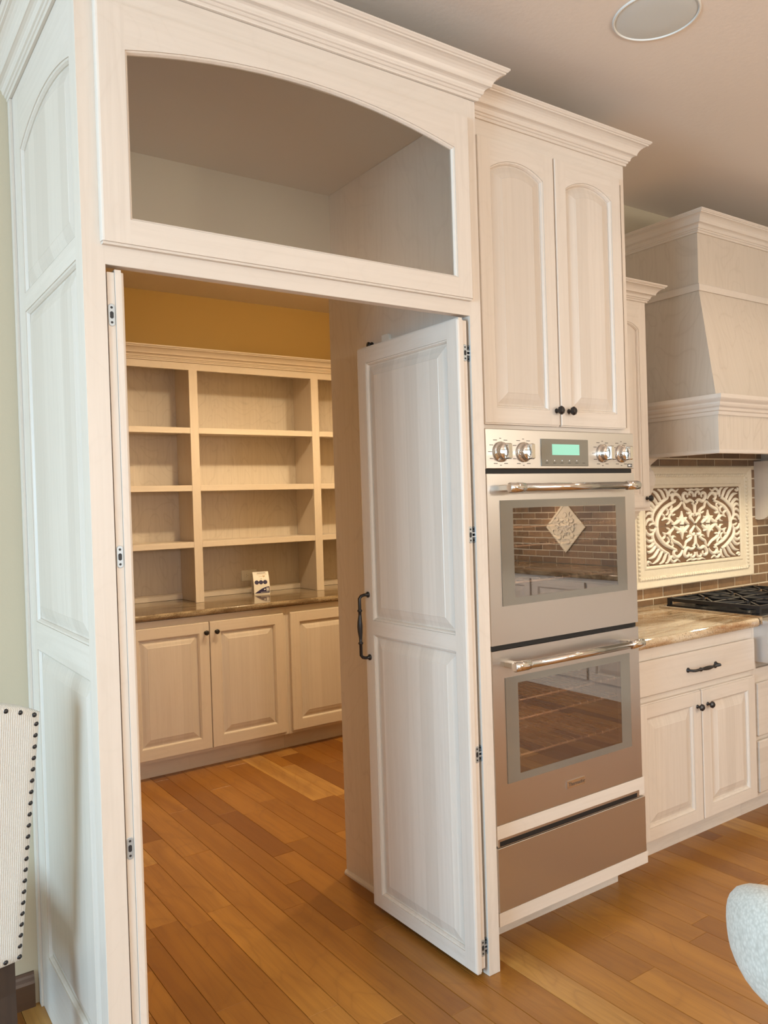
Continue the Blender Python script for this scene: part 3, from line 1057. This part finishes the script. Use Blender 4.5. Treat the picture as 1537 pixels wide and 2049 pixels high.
# ------------------------------------------------------------------ rangetop
rg = empty('rangetop', 'stainless gas rangetop with black cast iron grates', 'cooktop')
RX0, RX1 = 1.826, 2.706
b = MB(); b.bbox(RX0, RX1, .118, .69, CTZ - .03, CTZ + .012, .002); b.build('steel_tray', 'polished_steel', rg)
b = MB(); b.bbox(RX0 + .002, RX1 - .002, .085, .165, .755, CTZ - .008, .003); fp = b.build('front_panel', 'steel', rg)
b = MB(); b.box(RX0 + .03, RX1 - .03, .15, .665, CTZ + .012, CTZ + .016); b.build('burner_well', 'black_enamel', rg)
for k in range(5):
    b = MB(); b.lathe((RX0 + .13 + k * .155, .085, .85), (0, -1, 0), [(.03, 0), (.03, .006), (.024, .01), (.023, .035), (.001, .036)], 24)
    b.build('burner_knob', 'chrome', fp)
nb = 3
gw = (RX1 - RX0 - .08) / nb
for i in range(nb):
    x0 = RX0 + .04 + gw * i + .004; x1 = x0 + gw - .008
    b = MB()
    zt = CTZ + .052
    y0, y1 = .16, .655
    def bar(a, c, w_=.012, h_=.016):
        a, c = Vector(a), Vector(c); d = (c - a).normalized(); s_ = Vector((-d.y, d.x, 0)) * (w_ / 2)
        P = [a - s_, c - s_, c + s_, a + s_]
        lo = [(p.x, p.y, zt - h_) for p in P]; hi = [(p.x, p.y, zt) for p in P]
        b.loft([lo, hi], True, (True, True))
    bar((x0, y0, 0), (x1, y0, 0), .014, .018); bar((x0, y1, 0), (x1, y1, 0), .014, .018); bar((x0, y0, 0), (x0, y1, 0), .014, .018); bar((x1, y0, 0), (x1, y1, 0), .014, .018)
    bar((x0, (y0 + y1) / 2, 0), (x1, (y0 + y1) / 2, 0), .014, .02)
    for yc in ((y0 * 3 + y1) / 4, (y0 + 3 * y1) / 4):
        xc = (x0 + x1) / 2
        for a in range(8):
            t = a * PI / 4
            dx, dy = math.cos(t), math.sin(t)
            k_ = min((x1 - xc) / abs(dx) if abs(dx) > .01 else 9, ((y1 - y0) / 4) / abs(dy) if abs(dy) > .01 else 9)
            bar((xc + dx * .032, yc + dy * .032, 0), (xc + dx * k_, yc + dy * k_, 0), .010, .014)
    for xx in (x0, x1):
        for yy in (y0, y1):
            b.box(xx - .009, xx + .009, yy - .009, yy + .009, CTZ + .016, zt)
    b.build('grate', 'cast_iron', rg)
    for yc in ((y0 * 3 + y1) / 4, (y0 + 3 * y1) / 4):
        b = MB(); b.lathe(((x0 + x1) / 2, yc, CTZ + .016), (0, 0, 1), [(.05, 0), (.05, .006), (.042, .010), (.036, .012), (.036, .020), (.001, .021)], 24)
        b.build('burner', 'black_enamel', rg)

# ------------------------------------------------------------------ brick tiles on the wall
b = MB(); b.box(.841, XR - .001, .7745, .7798, CTZ + .001, 1.80); b.build('grout_bed', 'grout', wb)
FX0, FX1, FZ0, FZ1 = 1.672, 2.860, 1.062, 1.720
px, pz = .1725, .0585
row = 0
z = 1.062 - pz * 1
rows = [1.062 - pz * 2 + pz * k for k in range(-1, 16)]
hid = MB()
for ri, z0 in enumerate(rows):
    off = 1.803 - px * 8 + (0 if ri % 2 == 0 else px / 2)
    for k in range(26):
        x0 = off + k * px
        xa, xb, za, zb = max(x0 + .0045, 1.44 if z0 > 1.40 else .844), min(x0 + px - .0045, XR - .004), max(z0 + .0042, CTZ + .002), min(z0 + pz - .0042, 1.80)
        if xb - xa < .012 or zb - za < .008: continue
        if za < FZ1 and zb > FZ0:
            if za < FZ1 < zb - .012 and xb > FX0 and xa < FX1: za = FZ1 + .004
            elif za < FZ0 - .012 < FZ0 < zb and xb > FX0 and xa < FX1: zb = FZ0 - .004
            elif xa >= FX0 and xb <= FX1: continue
            if xa < FX0 < xb and zb > FZ0 and za < FZ1: xb = FX0 - .004
            if xa < FX1 < xb and zb > FZ0 and za < FZ1: xa = FX1 + .004
            if xb - xa < .012 or zb - za < .008: continue
        q = [project((xx, .77, zz)) for xx in (xa, xb) for zz in (za, zb)]
        vis = xa > 1.5 and any(p and p[0] < 1545 for p in q)
        t = MB() if vis else hid
        t.new()
        t.bbox(xa, xb, .7715, .776, za, zb, .0012)
        if vis: t.build('tile', 'brown_tile', wb)
tag(hid.build('tiles_beyond', 'brown_tile', wb), kind='stuff')

# ------------------------------------------------------------------ decorative relief tile panel
rp = empty('relief_tile_panel', 'framed cream scrollwork relief panel of eight tiles behind the rangetop', 'tile panel')
IX0, IX1, IZ0, IZ1 = 1.826, 2.720, 1.180, 1.602
Yr = .7685
def pframe(prof, name):
    """profile (out from inner edge, height proud) around the picture"""
    b = MB()
    rings = []
    for o_, h_ in prof:
        rings.append([(IX0 - o_, Yr - h_, IZ0 - o_), (IX1 + o_, Yr - h_, IZ0 - o_), (IX1 + o_, Yr - h_, IZ1 + o_), (IX0 - o_, Yr - h_, IZ1 + o_)])
    b.loft(rings, True)
    b.f = [f[::-1] for f in b.f]; b.uv = [q[::-1] for q in b.uv]
    return b.build(name, 'cream_ceramic', rp)
pframe([(-.001, -.004), (-.001, .006), (.006, .010), (.014, .010), (.018, .006), (.022, .005)], 'inner_molding')
pframe([(.022, .005), (.056, .006), (.058, .009)], 'flat_border')
pframe([(.078, .009), (.082, .010), (.105, .018), (.112, .020), (.117, .016), (.117, -.006)], 'outer_molding')
b = MB()
def rope(a, c):
    a, c = Vector(a), Vector(c); L = (c - a).length; n = int(L / .021); d = (c - a) / L
    for k in range(n):
        o = a + d * ((k + .5) * L / n)
        e = d * .0105; s_ = Vector((-d.z, 0, d.x)) * .0085
        rings = []
        for j, rr in ((-1, .25), (-.6, .8), (0, 1), (.6, .8), (1, .25)):
            cc = o + e * j + s_ * (j * .5)
            rings.append([cc + (s_ * math.cos(t) + Vector((0, -.012, 0)) * math.sin(t)) * rr for t in (0, PI / 3, 2 * PI / 3, PI)])
        b.loft(rings, False, (False, False), True)
f_ = .068
rope((IX0 - f_, Yr - .0085, IZ0 - f_), (IX1 + f_, Yr - .0085, IZ0 - f_)); rope((IX0 - f_, Yr - .0085, IZ1 + f_), (IX1 + f_, Yr - .0085, IZ1 + f_))
rope((IX0 - f_, Yr - .0085, IZ0 - f_), (IX0 - f_, Yr - .0085, IZ1 + f_)); rope((IX1 + f_, Yr - .0085, IZ0 - f_), (IX1 + f_, Yr - .0085, IZ1 + f_))
b.build('rope_molding', 'cream_ceramic', rp)
pframe([(.058, .0085), (.078, .0085)], 'rope_bed')
# eight tiles, each with its share of the scrollwork (strokes of the upper right quarter, mirrored)
hu, hv = (IX1 - IX0) / 2, (IZ1 - IZ0) / 2
cxp, czp = (IX0 + IX1) / 2, (IZ0 + IZ1) / 2
tw = hu / 2
relief_tiles = {}
for i in range(4):
    for j in range(2):
        b = MB(); b.new()
        xa, za = IX0 + i * tw, IZ0 + j * hv
        b.bbox(xa + .001, xa + tw - .001, Yr - .001, Yr + .006, za + .001, za + hv - .001, .0008)
        relief_tiles[i, j] = b.build('relief_tile', 'relief_ground', rp)
# strokes: list of (points in quarter coords u 0..1 right, v 0..1 up, half width start/mid/end in units of .1 v)
S = [
 # half lotus in the middle of the inner tile
 ([(.13, .02), (.20, .10), (.27, .20), (.275, .38)], (.02, .075, .01)),
 ([(.275, .38), (.285, .22), (.36, .10), (.46, .02)], (.01, .075, .02)),
 ([(.275, .02), (.275, .20), (.275, .36)], (.07, .06, .01)),
 ([(.275, .06), (.215, .16), (.17, .20)], (.04, .045, .01)), ([(.275, .06), (.335, .16), (.385, .20)], (.04, .045, .01)),
 # centre heart
 ([(.01, .03), (.055, .12), (.10, .20), (.085, .27), (.04, .27), (.02, .22)], (.02, .055, .02)),
 ([(.01, .28), (.012, .40), (.02, .52), (.06, .60)], (.018, .022, .03)),
 # big S scroll from the centre line over the lotus
 ([(.02, .60), (.09, .66), (.17, .62), (.225, .70), (.235, .80), (.19, .85), (.145, .80), (.155, .73)], (.03, .055, .015)),
 ([(.26, .62), (.22, .55), (.20, .46), (.13, .40), (.09, .33), (.14, .30), (.19, .34)], (.02, .050, .015)),
 ([(.265, .62), (.31, .53), (.37, .46), (.44, .41), (.49, .34), (.46, .28), (.41, .30)], (.02, .055, .015)),
 ([(.275, .66), (.31, .76), (.375, .83), (.44, .80), (.46, .72), (.43, .66), (.385, .68)], (.02, .06, .015)),
 # top crest
 ([(.0, .93), (.06, .95), (.13, .93), (.20, .97)], (.02, .030, .008)),
 ([(.02, .74), (.03, .84), (.08, .88), (.11, .83), (.08, .79)], (.02, .04, .012)),
 ([(.33, .96), (.39, .90), (.46, .95), (.52, .88), (.50, .80), (.45, .86)], (.01, .045, .015)),
 # oval ring
 ([(.40, .64), (.52, .56), (.63, .46), (.71, .33), (.765, .18), (.78, .0)], (.03, .05, .055)),
 ([(.60, .47), (.55, .40), (.56, .32), (.60, .28)], (.03, .03, .012)), ([(.69, .34), (.63, .27), (.64, .19), (.68, .15)], (.03, .03, .012)),
 ([(.66, .16), (.58, .20), (.53, .14), (.55, .07), (.60, .05)], (.012, .04, .014)),
 ([(.49, .33), (.53, .24), (.51, .15), (.46, .08), (.47, .02)], (.02, .045, .02)),
 ([(.52, .40), (.47, .50), (.50, .57)], (.02, .035, .01)),
 # corner acanthus
 ([(.80, .03), (.86, .20), (.84, .38), (.76, .52), (.66, .64), (.56, .72)], (.02, .06, .03)),
 ([(.84, .30), (.90, .36), (.955, .34), (.99, .26)], (.03, .045, .008)), ([(.83, .38), (.89, .48), (.95, .50), (.99, .44)], (.03, .05, .008)),
 ([(.80, .46), (.86, .58), (.93, .64), (.985, .60)], (.03, .055, .008)), ([(.74, .54), (.80, .68), (.87, .78), (.96, .80)], (.03, .055, .008)),
 ([(.68, .62), (.73, .76), (.79, .88), (.88, .95)], (.03, .055, .008)), ([(.60, .69), (.64, .82), (.68, .92), (.75, .97)], (.03, .05, .008)),
 ([(.55, .72), (.55, .84), (.58, .94), (.63, .97)], (.02, .045, .008)),
 ([(.90, .93), (.95, .88), (.98, .92), (.95, .97)], (.02, .035, .012)),
 ([(.86, .18), (.92, .20), (.97, .14), (.985, .05)], (.03, .045, .008)), ([(.83, .08), (.89, .08), (.93, .03)], (.02, .035, .008)),
]
def spline(P, n=5):
    out = []
    for i in range(len(P) - 1):
        p0, p1, p2, p3 = P[max(i - 1, 0)], P[i], P[i + 1], P[min(i + 2, len(P) - 1)]
        for k in range(n):
            t = k / n
            out.append(tuple(.5 * ((2 * p1[c_]) + (-p0[c_] + p2[c_]) * t + (2 * p0[c_] - 5 * p1[c_] + 4 * p2[c_] - p3[c_]) * t * t + (-p0[c_] + 3 * p1[c_] - 3 * p2[c_] + p3[c_]) * t ** 3) for c_ in (0, 1)))
    out.append(P[-1])
    return out
acc = {k: MB() for k in relief_tiles}
for pts, (w0, w1, w2) in S:
    sp = spline(pts)
    n = len(sp)
    for sx in (-1, 1):
        for sz in (-1, 1):
            ctr = [Vector((cxp + sx * u * hu, 0, czp + sz * v * hv)) for u, v in sp]
            i = min(3, max(0, int((ctr[n // 2].x - IX0) / tw))); j = 0 if sz < 0 else 1
            b = acc[i, j]
            rings = []
            for k, c_ in enumerate(ctr):
                t = k / (n - 1)
                wd_ = (w0 * (1 - t) * (1 - t) + w1 * 2 * t * (1 - t) * 1.25 + w2 * t * t) * hv * 1.18
                tan = (ctr[min(k + 1, n - 1)] - ctr[max(k - 1, 0)]).normalized()
                nn = Vector((-tan.z, 0, tan.x))
                hh = .006 + wd_ * .55
                rings.append([Vector((c_.x, Yr - .0005, c_.z)) + nn * (wd_ * a) + Vector((0, -hh * e_, 0)) for a, e_ in ((1.0, -.1), (.8, .55), (.35, .8), (0, 1.0 if True else .6), (-.35, .8), (-.8, .55), (-1.0, -.1))])
            if sx * sz < 0:
                rings = [r[::-1] for r in rings]
            b.loft(rings, False, (False, False), True)
for k, b in acc.items():
    b.build('scrollwork', 'relief_cream', relief_tiles[k])

# ------------------------------------------------------------------ pantry interior
PFY = 2.612
pcx = [(-1.285, -.437), (-.436, .611), (.612, 1.66)]
pl_ = ['pantry base cabinet in the corner behind the open left door', 'pantry base cabinet with a pair of knobbed doors below the card', 'pantry base cabinet at the right, half hidden by the open door']
for ci, (xa, xb) in enumerate(pcx):
    t = base_cab('pantry_cabinet', pl_[ci], xa, xb, 2, PFY, 2.684, 3.245, 'pantry base cabinets', tmat='maple_shelf')
    if ci == 1:
        dx = [(-.412, .496), (.088, .499)]
    elif ci == 2:
        dx = [(.632, .496), (1.132, .499)]
    else:
        dx = [(-1.262, .398), (-.860, .398)]
    for k, (x0, w_) in enumerate(dx):
        M = place((x0, PFY - .0205, .125), (1, 0, 0), (0, -1, 0))
        d = panel_door('door', t, M, w_, .762, [(.066, w_ - .064, .066, .698, 0)], .02, 'maple_shelf', 'maple_panel', edge=.005)
        knob(M, w_ - .026 if k == 0 else .038, .700, d)
slab('countertop', 'brown granite pantry countertop under the shelves', 'granite_brown', -1.29, 1.99, 2.575, 3.2495, CTZ - .036, CTZ)

bk = empty('pantry_bookcase', 'built-in whitewashed pantry shelves standing on the brown counter', 'shelves')
BY = 2.935
stx = [(-1.285, -1.255), (-.750, -.694), (.143, .199), (1.036, 1.094), (1.93, 1.985)]
for xa, xb in stx:
    b = MB(); b.box(xa, xb, BY, BY + .02, CTZ + .001, 2.455, (0, 0, 1)); st = b.build('stile', 'maple_shelf', bk)
    xm = (xa + xb) / 2
    b = MB(); b.box(xm - .012, xm + .012, BY + .02, 3.225, CTZ + .001, 2.50, (0, 0, 1)); b.build('divider', 'maple_shelf', bk)
b = MB(); b.box(-1.285, 1.985, BY, BY + .02, 2.455, 2.515, (1, 0, 0)); b.build('top_rail', 'maple_shelf', bk)
b = MB(); b.box(-1.285, 1.985, BY + .02, 3.245, 2.50, 2.518, (1, 0, 0)); b.build('top_board', 'maple_shelf', bk)
b = MB(); b.box(-1.285, 1.985, 3.226, 3.2445, CTZ + .001, 2.50, (0, 0, 1)); b.build('back_panel', 'maple_veneer', bk)
b = MB(); crown(b, [(-1.285, BY), (1.985, BY)], 2.50, .085, .07, 1); b.build('crown_molding', 'maple_shelf', bk)
for i in range(4):
    xa = (stx[i][0] + stx[i][1]) / 2 + .0125; xb = (stx[i + 1][0] + stx[i + 1][1]) / 2 - .0125
    for zt in (2.088, 1.719, 1.357):
        b = MB(); b.box(xa, xb, BY + .021, 3.225, zt - .022, zt, (1, 0, 0)); sh = b.build('shelf', 'maple_shelf', bk)
        b = MB(); b.bbox(stx[i][1] + .001, stx[i + 1][0] - .001, BY + .001, BY + .021, zt - .038, zt, .002, (1, 0, 0)); b.build('shelf_lip', 'maple_shelf', sh)
    b = MB(); b.sweep([(xa, 3.226), (xb, 3.226)], [(0, CTZ + .0012), (.014, CTZ + .0012), (.014, CTZ + .03), (.009, CTZ + .036), (.007, CTZ + .042), (0, CTZ + .044)], 1)
    b.build('back_trim', 'maple_shelf', bk)

ot = empty('outlet', 'white electrical outlet plate on the shelf back panel', 'outlet')
b = MB(); b.bbox(.594, .711, 3.2195, 3.2258, 1.050, 1.127, .002); pl2 = b.build('cover_plate', 'white_plastic', ot)
b = MB(); b.bbox(.618, .687, 3.2180, 3.2200, 1.0715, 1.1055, .0008); rc = b.build('receptacle', 'white_plastic', ot)
b = MB()
for ux in (.634, .670):
    b.box(ux - .0045, ux - .0015, 3.2176, 3.2182, 1.093, 1.0960); b.box(ux - .0045, ux - .0015, 3.2176, 3.2182, 1.0800, 1.083)
    b.box(ux + .005, ux + .0085, 3.2176, 3.2182, 1.0865, 1.090)
b.build('slot', 'black_gap', rc)

# tent card
tc_ = empty('tent_card', 'small white folded card with navy circles on the pantry counter', 'card')
cw = .110
def cpt(u, s_, off=0.0):
    """u across 0..1, s_ 0 bottom..1 top on the curved front; local frame"""
    a = s_ * 1.08
    y = -.048 + .048 * (1 - math.cos(a)) / (1 - math.cos(1.08)); z = .152 * math.sin(a) / math.sin(1.08)
    ny, nz = -math.cos(a * .75), math.sin(a * .75)
    return Vector((u * cw - cw / 2, y + ny * off, z + nz * off))
def cback(u, s_, off=0.0):
    p = cpt(u, s_, off); return Vector((p.x, -p.y, p.z))
TM = Matrix.Translation((.672, 3.085, CTZ + .001)) @ Matrix.Rotation(math.radians(-14), 4, 'Z')
b = MB()
for fn in (cpt, cback):
    for off in (0, -.0006):
        rows_ = [[fn(u, s_ / 10, off) for u in (0, 1)] for s_ in range(11)]
        b.loft(rows_, False, (False, False), True)
b.xf(TM).build('card', 'card_white', tc_)
def patch(poly, name, mat, off=.0005):
    b = MB()
    b.face([cpt(u, s_, off) for u, s_ in poly])
    b.xf(TM).build(name, mat, tc_)
for k in range(3):
    cu_ = .20 + k * .265
    b = MB()
    ring = [cpt(cu_ + .135 * math.cos(t * PI / 10), .46 + .088 * math.sin(t * PI / 10), .0006 + .0002 * k) for t in range(20)]
    ctr_ = cpt(cu_, .46, .0006 + .0002 * k)
    for t in range(20):
        b.face([ctr_, ring[t], ring[(t + 1) % 20]])
    b.xf(TM).build('printed_circle', 'navy_print', tc_)
b = MB()
N = 12
for k in range(N):
    ua, ub = .03 + .94 * k / N, .03 + .94 * (k + 1) / N
    ha, hb_ = .04 + .24 * math.sin(k / N * PI / 2), .04 + .24 * math.sin((k + 1) / N * PI / 2)
    for q in range(4):
        b.face([cpt(ua, .04 + (ha - .04) * q / 4, .0006), cpt(ub, .04 + (hb_ - .04) * q / 4, .0006), cpt(ub, .04 + (hb_ - .04) * (q + 1) / 4, .0006), cpt(ua, .04 + (ha - .04) * (q + 1) / 4, .0006)])
b.xf(TM).build('printed_wave', 'navy_print', tc_)
def line_(ua, ub, s0, s1, mat, nm='printed_line', off=.0009):
    b = MB()
    nseg = max(1, int((ub - ua) / .06))
    for k in range(nseg):
        a_ = ua + (ub - ua) * k / nseg; c_ = ua + (ub - ua) * (k + .8) / nseg
        b.face([cpt(a_, s0, off), cpt(c_, s0, off), cpt(c_, s1, off), cpt(a_, s1, off)])
    b.xf(TM).build(nm, mat, tc_)
line_(.28, .82, .895, .925, 'print_dark'); line_(.24, .86, .845, .862, 'tan_print'); line_(.26, .88, .80, .812, 'tan_print')
line_(.36, .58, .70, .72, 'tan_print'); line_(.45, .56, .60, .615, 'print_dark')
line_(.62, .74, .155, .20, 'print_white'); line_(.78, .94, .115, .24, 'print_white'); line_(.42, .92, .07, .085, 'print_white')
patch([(.66, .665), (.75, .715), (.74, .76), (.69, .765), (.665, .745), (.64, .765), (.60, .76), (.59, .72)], 'printed_heart', 'tan_print')

# door catch on the panel above the open door
dc = empty('door_catch', 'small dark latch knob with white catch block on the pantry side panel', 'latch')
b = MB(); b.bbox(-.030, -.0205, .490, .530, 2.155, 2.205, .002); b.build('catch_block', 'white_plastic', dc)
b = MB(); b.bbox(-.031, -.0205, .482, .4885, 2.160, 2.20, .001); b.build('strike_plate', 'white_plastic', dc)
b = MB(); b.lathe((-.0205, .610, 2.182), (-1, 0, 0), [(.012, 0), (.012, .004), (.007, .006), (.007, .010), (.011, .014), (.011, .020), (.001, .022)], 16)
b.build('latch_knob', 'bronze_black', dc)

# ------------------------------------------------------------------ ceiling speaker
sp_ = empty('ceiling_speaker', 'round grey speaker grille set in the ceiling', 'speaker')
sx, sy = .460, -.370
b = MB(); b.lathe((sx, sy, CEIL), (0, 0, -1), [(.136, 0), (.136, .004), (.133, .006), (.129, .005), (.129, .001)], 64, True, (False, False)); b.build('rim', 'speaker_rim', sp_)
b = MB(); b.lathe((sx, sy, CEIL), (0, 0, -1), [(.129, .0012), (.120, .0030), (.06, .004), (.001, .0042)], 64, True, (False, True)); b.build('grille', 'speaker_grille', sp_)

# ------------------------------------------------------------------ kitchen run mirrored in the oven glass
b = MB(); b.new()
b.box(XR - .006, XR - .0005, YB + .02, -.9, CTZ + .002, 1.50); b.build('grout_bed', 'grout', wr)
far = MB()
for ri in range(9):
    for k in range(26):
        ya = -5.35 + k * px + (px / 2 if ri % 2 else 0)
        if ya + px > -.9: continue
        za = CTZ + .004 + ri * pz
        far.new(); far.box(XR - .011, XR - .005, ya + .0045, ya + px - .0045, za, za + pz - .009)
tag(far.build('tiles_mirrored', 'brown_tile', wr), kind='stuff')
dm = empty('diamond_tile', 'cream relief tile set as a diamond, mirrored in the upper oven glass', 'tile')
DY, DZ, DR = -2.98, 1.30, .235
b = MB(); b.loft([[(XR - d_, DY + r_ * a_, DZ + r_ * c_) for a_, c_ in ((1, 0), (0, 1), (-1, 0), (0, -1))] for d_, r_ in ((.012, DR), (.022, DR), (.024, DR - .012), (.022, DR - .03), (.017, DR - .032))], True, (False, True))
b.build('frame', 'cream_ceramic', dm)
b = MB()
rr_ = random.Random(3)
for k in range(26):
    t = k * 2.4; q = .03 + .0062 * k
    cy_, cz_ = DY + math.cos(t) * q * .75, DZ + math.sin(t) * q * .75
    a0 = rr_.random() * 6
    b.tube([(XR - .017 - .004, cy_ + math.cos(a0 + s_ * .9) * .022, cz_ + math.sin(a0 + s_ * .9) * .022) for s_ in range(6)], [.003, .007, .008, .007, .005, .002], 6)
b.build('scrollwork', 'relief_cream', dm)
slab_b = MB(); slab_b.bbox(XR - .66, XR - .012, -5.3, -.9, CTZ - .04, CTZ, .004)
tag(slab_b.build('countertop', 'granite_brown'), 'granite countertop along the right wall, mirrored in the oven', 'countertop')
t = empty('base_cabinet', 'whitewashed base cabinet run along the right wall, mirrored in the oven', 'cabinet')
b = MB(); b.box(XR - .62, XR - .012, -5.3, -.9, .0, CTZ - .042, (0, 0, 1)); b.build('body', 'maple', t)
for k in range(7):
    M = place((XR - .641, -5.2 + k * .6 + .57, .12), (0, -1, 0), (-1, 0, 0))
    panel_door('door', t, M, .57, .77, [(.062, .508, .06, .71, 0)], .02)

# ------------------------------------------------------------------ nailhead dining chair at the left
chair = empty('dining_chair', 'off-white upholstered dining chair with black nailheads at the left edge', 'chair')
ex = Vector((.98, .2, 0)).normalized()          # along the back, towards its visible edge
ez = Vector((0, 0, 1))
ef = Vector((-ex.y, ex.x, 0))                   # direction the chair faces
CB = Vector((-1.413, .209, 0)) - ex * .235      # centre of the back at seat level
def ch(u, f, z):
    """u across (+ = visible edge), f forward, z height; back leans rearwards"""
    return CB + ex * u + ef * (f - (z - .45) * .165 if z > .45 else f) + ez * z
HB = 1.135
def topz(u):
    return HB - .055 * abs(u / .26) ** 2.2
b = MB()
def back_ring(f, inset):
    pts = []
    for k in range(9):
        z_ = .44 + inset + (HB - .055 - .44 - inset * 2) * k / 8
        hw_ = .232 + .022 * (z_ - .44) / .6 - inset
        pts.append(ch(hw_, f, z_))
    hw_ = .254 - inset
    for k in range(1, 12):
        u = hw_ * (1 - 2 * k / 12)
        pts.append(ch(u, f, topz(u) - inset))
    for k in range(9):
        z_ = HB - .055 - inset - (HB - .055 - .44 - inset * 2) * k / 8
        hw2 = .232 + .022 * (z_ - .44) / .6 - inset
        pts.append(ch(-hw2, f, z_))
    return pts
rs_ = [back_ring(f, i) for f, i in ((.0, .03), (.0, .012), (.004, .004), (.012, .0), (.06, .0), (.075, .004), (.085, .02), (.088, .05))]
b.new((ex.x, ex.y, 0))
b.g = Vector((0, 0, 1))
b.loft(rs_, True, (True, True), True)
bkp = b.build('backrest', 'white_fabric', chair)
b = MB()
ring = back_ring(.012, .0)
def nail(p, n):
    b.lathe(p - n * .001, n, [(.0062, 0), (.0058, .0025), (.0040, .0042), (.0005, .005)], 10)
path = [ch(.2325 - .012 + .022 * (z_ - .44) / .6, .0015, z_) for z_ in [.455 + k * .0285 for k in range(22)]]
for p in path: nail(p, -ef)
for k in range(15):
    u = .238 - k * .034
    p = ch(u, .0015, topz(u) - .013); nail(p, -ef)
for k in range(14):
    u = .222 - k * .034
    nail(ch(u, .0, .455), -ef)
b.build('nailhead_trim', 'bronze_black', bkp)
b = MB(); b.new((ef.x, ef.y, 0))
def seat_ring(z_, i):
    return [CB + ex * (a * (.235 - i)) + ef * (c_ + (-i if c_ > .2 else i)) + ez * z_ for a, c_ in ((1, .07), (1, .45), (-1, .45), (-1, .07))]
b.loft([seat_ring(.36, .005), seat_ring(.365, 0), seat_ring(.45, 0), seat_ring(.475, .015), seat_ring(.482, .05)], True, (True, True))
b.build('seat', 'white_fabric', chair)
for a, c_, lean in ((.195, .04, -.05), (-.195, .04, -.05), (.20, .42, 0), (-.20, .42, 0)):
    b = MB(); b.new((0, 0, 1))
    def lr(z_, s_, off):
        o = CB + ex * a + ef * (c_ + off)
        return [o + ex * (s_ * i) + ef * (s_ * j) + ez * z_ for i, j in ((1, -1), (1, 1), (-1, 1), (-1, -1))]
    b.loft([lr(0.0005, .014, lean), lr(.36, .022, 0), lr(.445, .022, 0)], True, (True, True))
    b.build('leg', 'dark_wood', chair)

# ------------------------------------------------------------------ counter stool at the lower right corner
stool = empty('counter_stool', 'cream woven counter stool with low curved back at the lower right corner', 'stool')
SCX, SCY = -.378, -1.395
A0, A1, RS = math.radians(140), math.radians(300), .27
def sp(a, r_, z_): return Vector((SCX + math.cos(a) * r_, SCY + math.sin(a) * r_, z_))
b = MB(); b.new((0, 0, 1))
rings = []
NA = 40
SZ0, SZ1 = .785, .968
for k in range(NA + 1):
    t = k / NA
    a = A0 + (A1 - A0) * t
    e_ = min(t, 1 - t) * NA / 8
    s_ = math.sqrt(max(0.0, 1 - (1 - min(1, e_)) ** 2)) * .98 + .02
    zc, hh, hw_ = (SZ0 + SZ1) / 2, (SZ1 - SZ0) / 2 * s_, .042 * s_
    rings.append([sp(a, RS + hw_ * math.copysign(abs(math.cos(q)) ** .8, math.cos(q)), zc + hh * math.copysign(abs(math.sin(q)) ** .85, math.sin(q))) for q in [2 * PI * i / 20 for i in range(20)]])
b.loft(rings, True, (True, True), True)
# unwrap along the band so that the weave follows it
idx = 0
for fi in range(NA * 20):
    k, q = divmod(fi, 20)
    b.uv[fi] = [(k * .0215, q * .022), (k * .0215, (q + 1) * .022), ((k + 1) * .0215, (q + 1) * .022), ((k + 1) * .0215, q * .022)]
b.build('backrest', 'woven_fabric', stool)
b = MB(); b.new()
b.lathe((SCX, SCY, .60), (0, 0, 1), [(.16, 0), (.185, .01), (.19, .04), (.185, .07), (.15, .085), (.001, .09)], 40)
b.build('seat', 'woven_fabric', stool)
for a in (205, 245, 285):
    b = MB(); a_ = math.radians(a)
    b.tube([sp(a_, .178, .63), sp(a_, .235, .70), sp(a_, RS, .80)], .012, 10); b.build('back_support', 'white_plastic', stool)
for a in (45, 135, 225, 315):
    b = MB(); b.new((0, 0, 1)); a_ = math.radians(a)
    b.tube([sp(a_, .20, .0), sp(a_, .15, .605)], [.013, .019], 10); b.build('leg', 'dark_wood', stool)
b = MB()
b.tube([sp(2 * PI * k / 32, .184, .20) for k in range(33)], .008, 8); b.build('foot_ring', 'dark_wood', stool)

# ---- a stool touches only its feet: nothing else to do
bpy.context.view_layer.update()
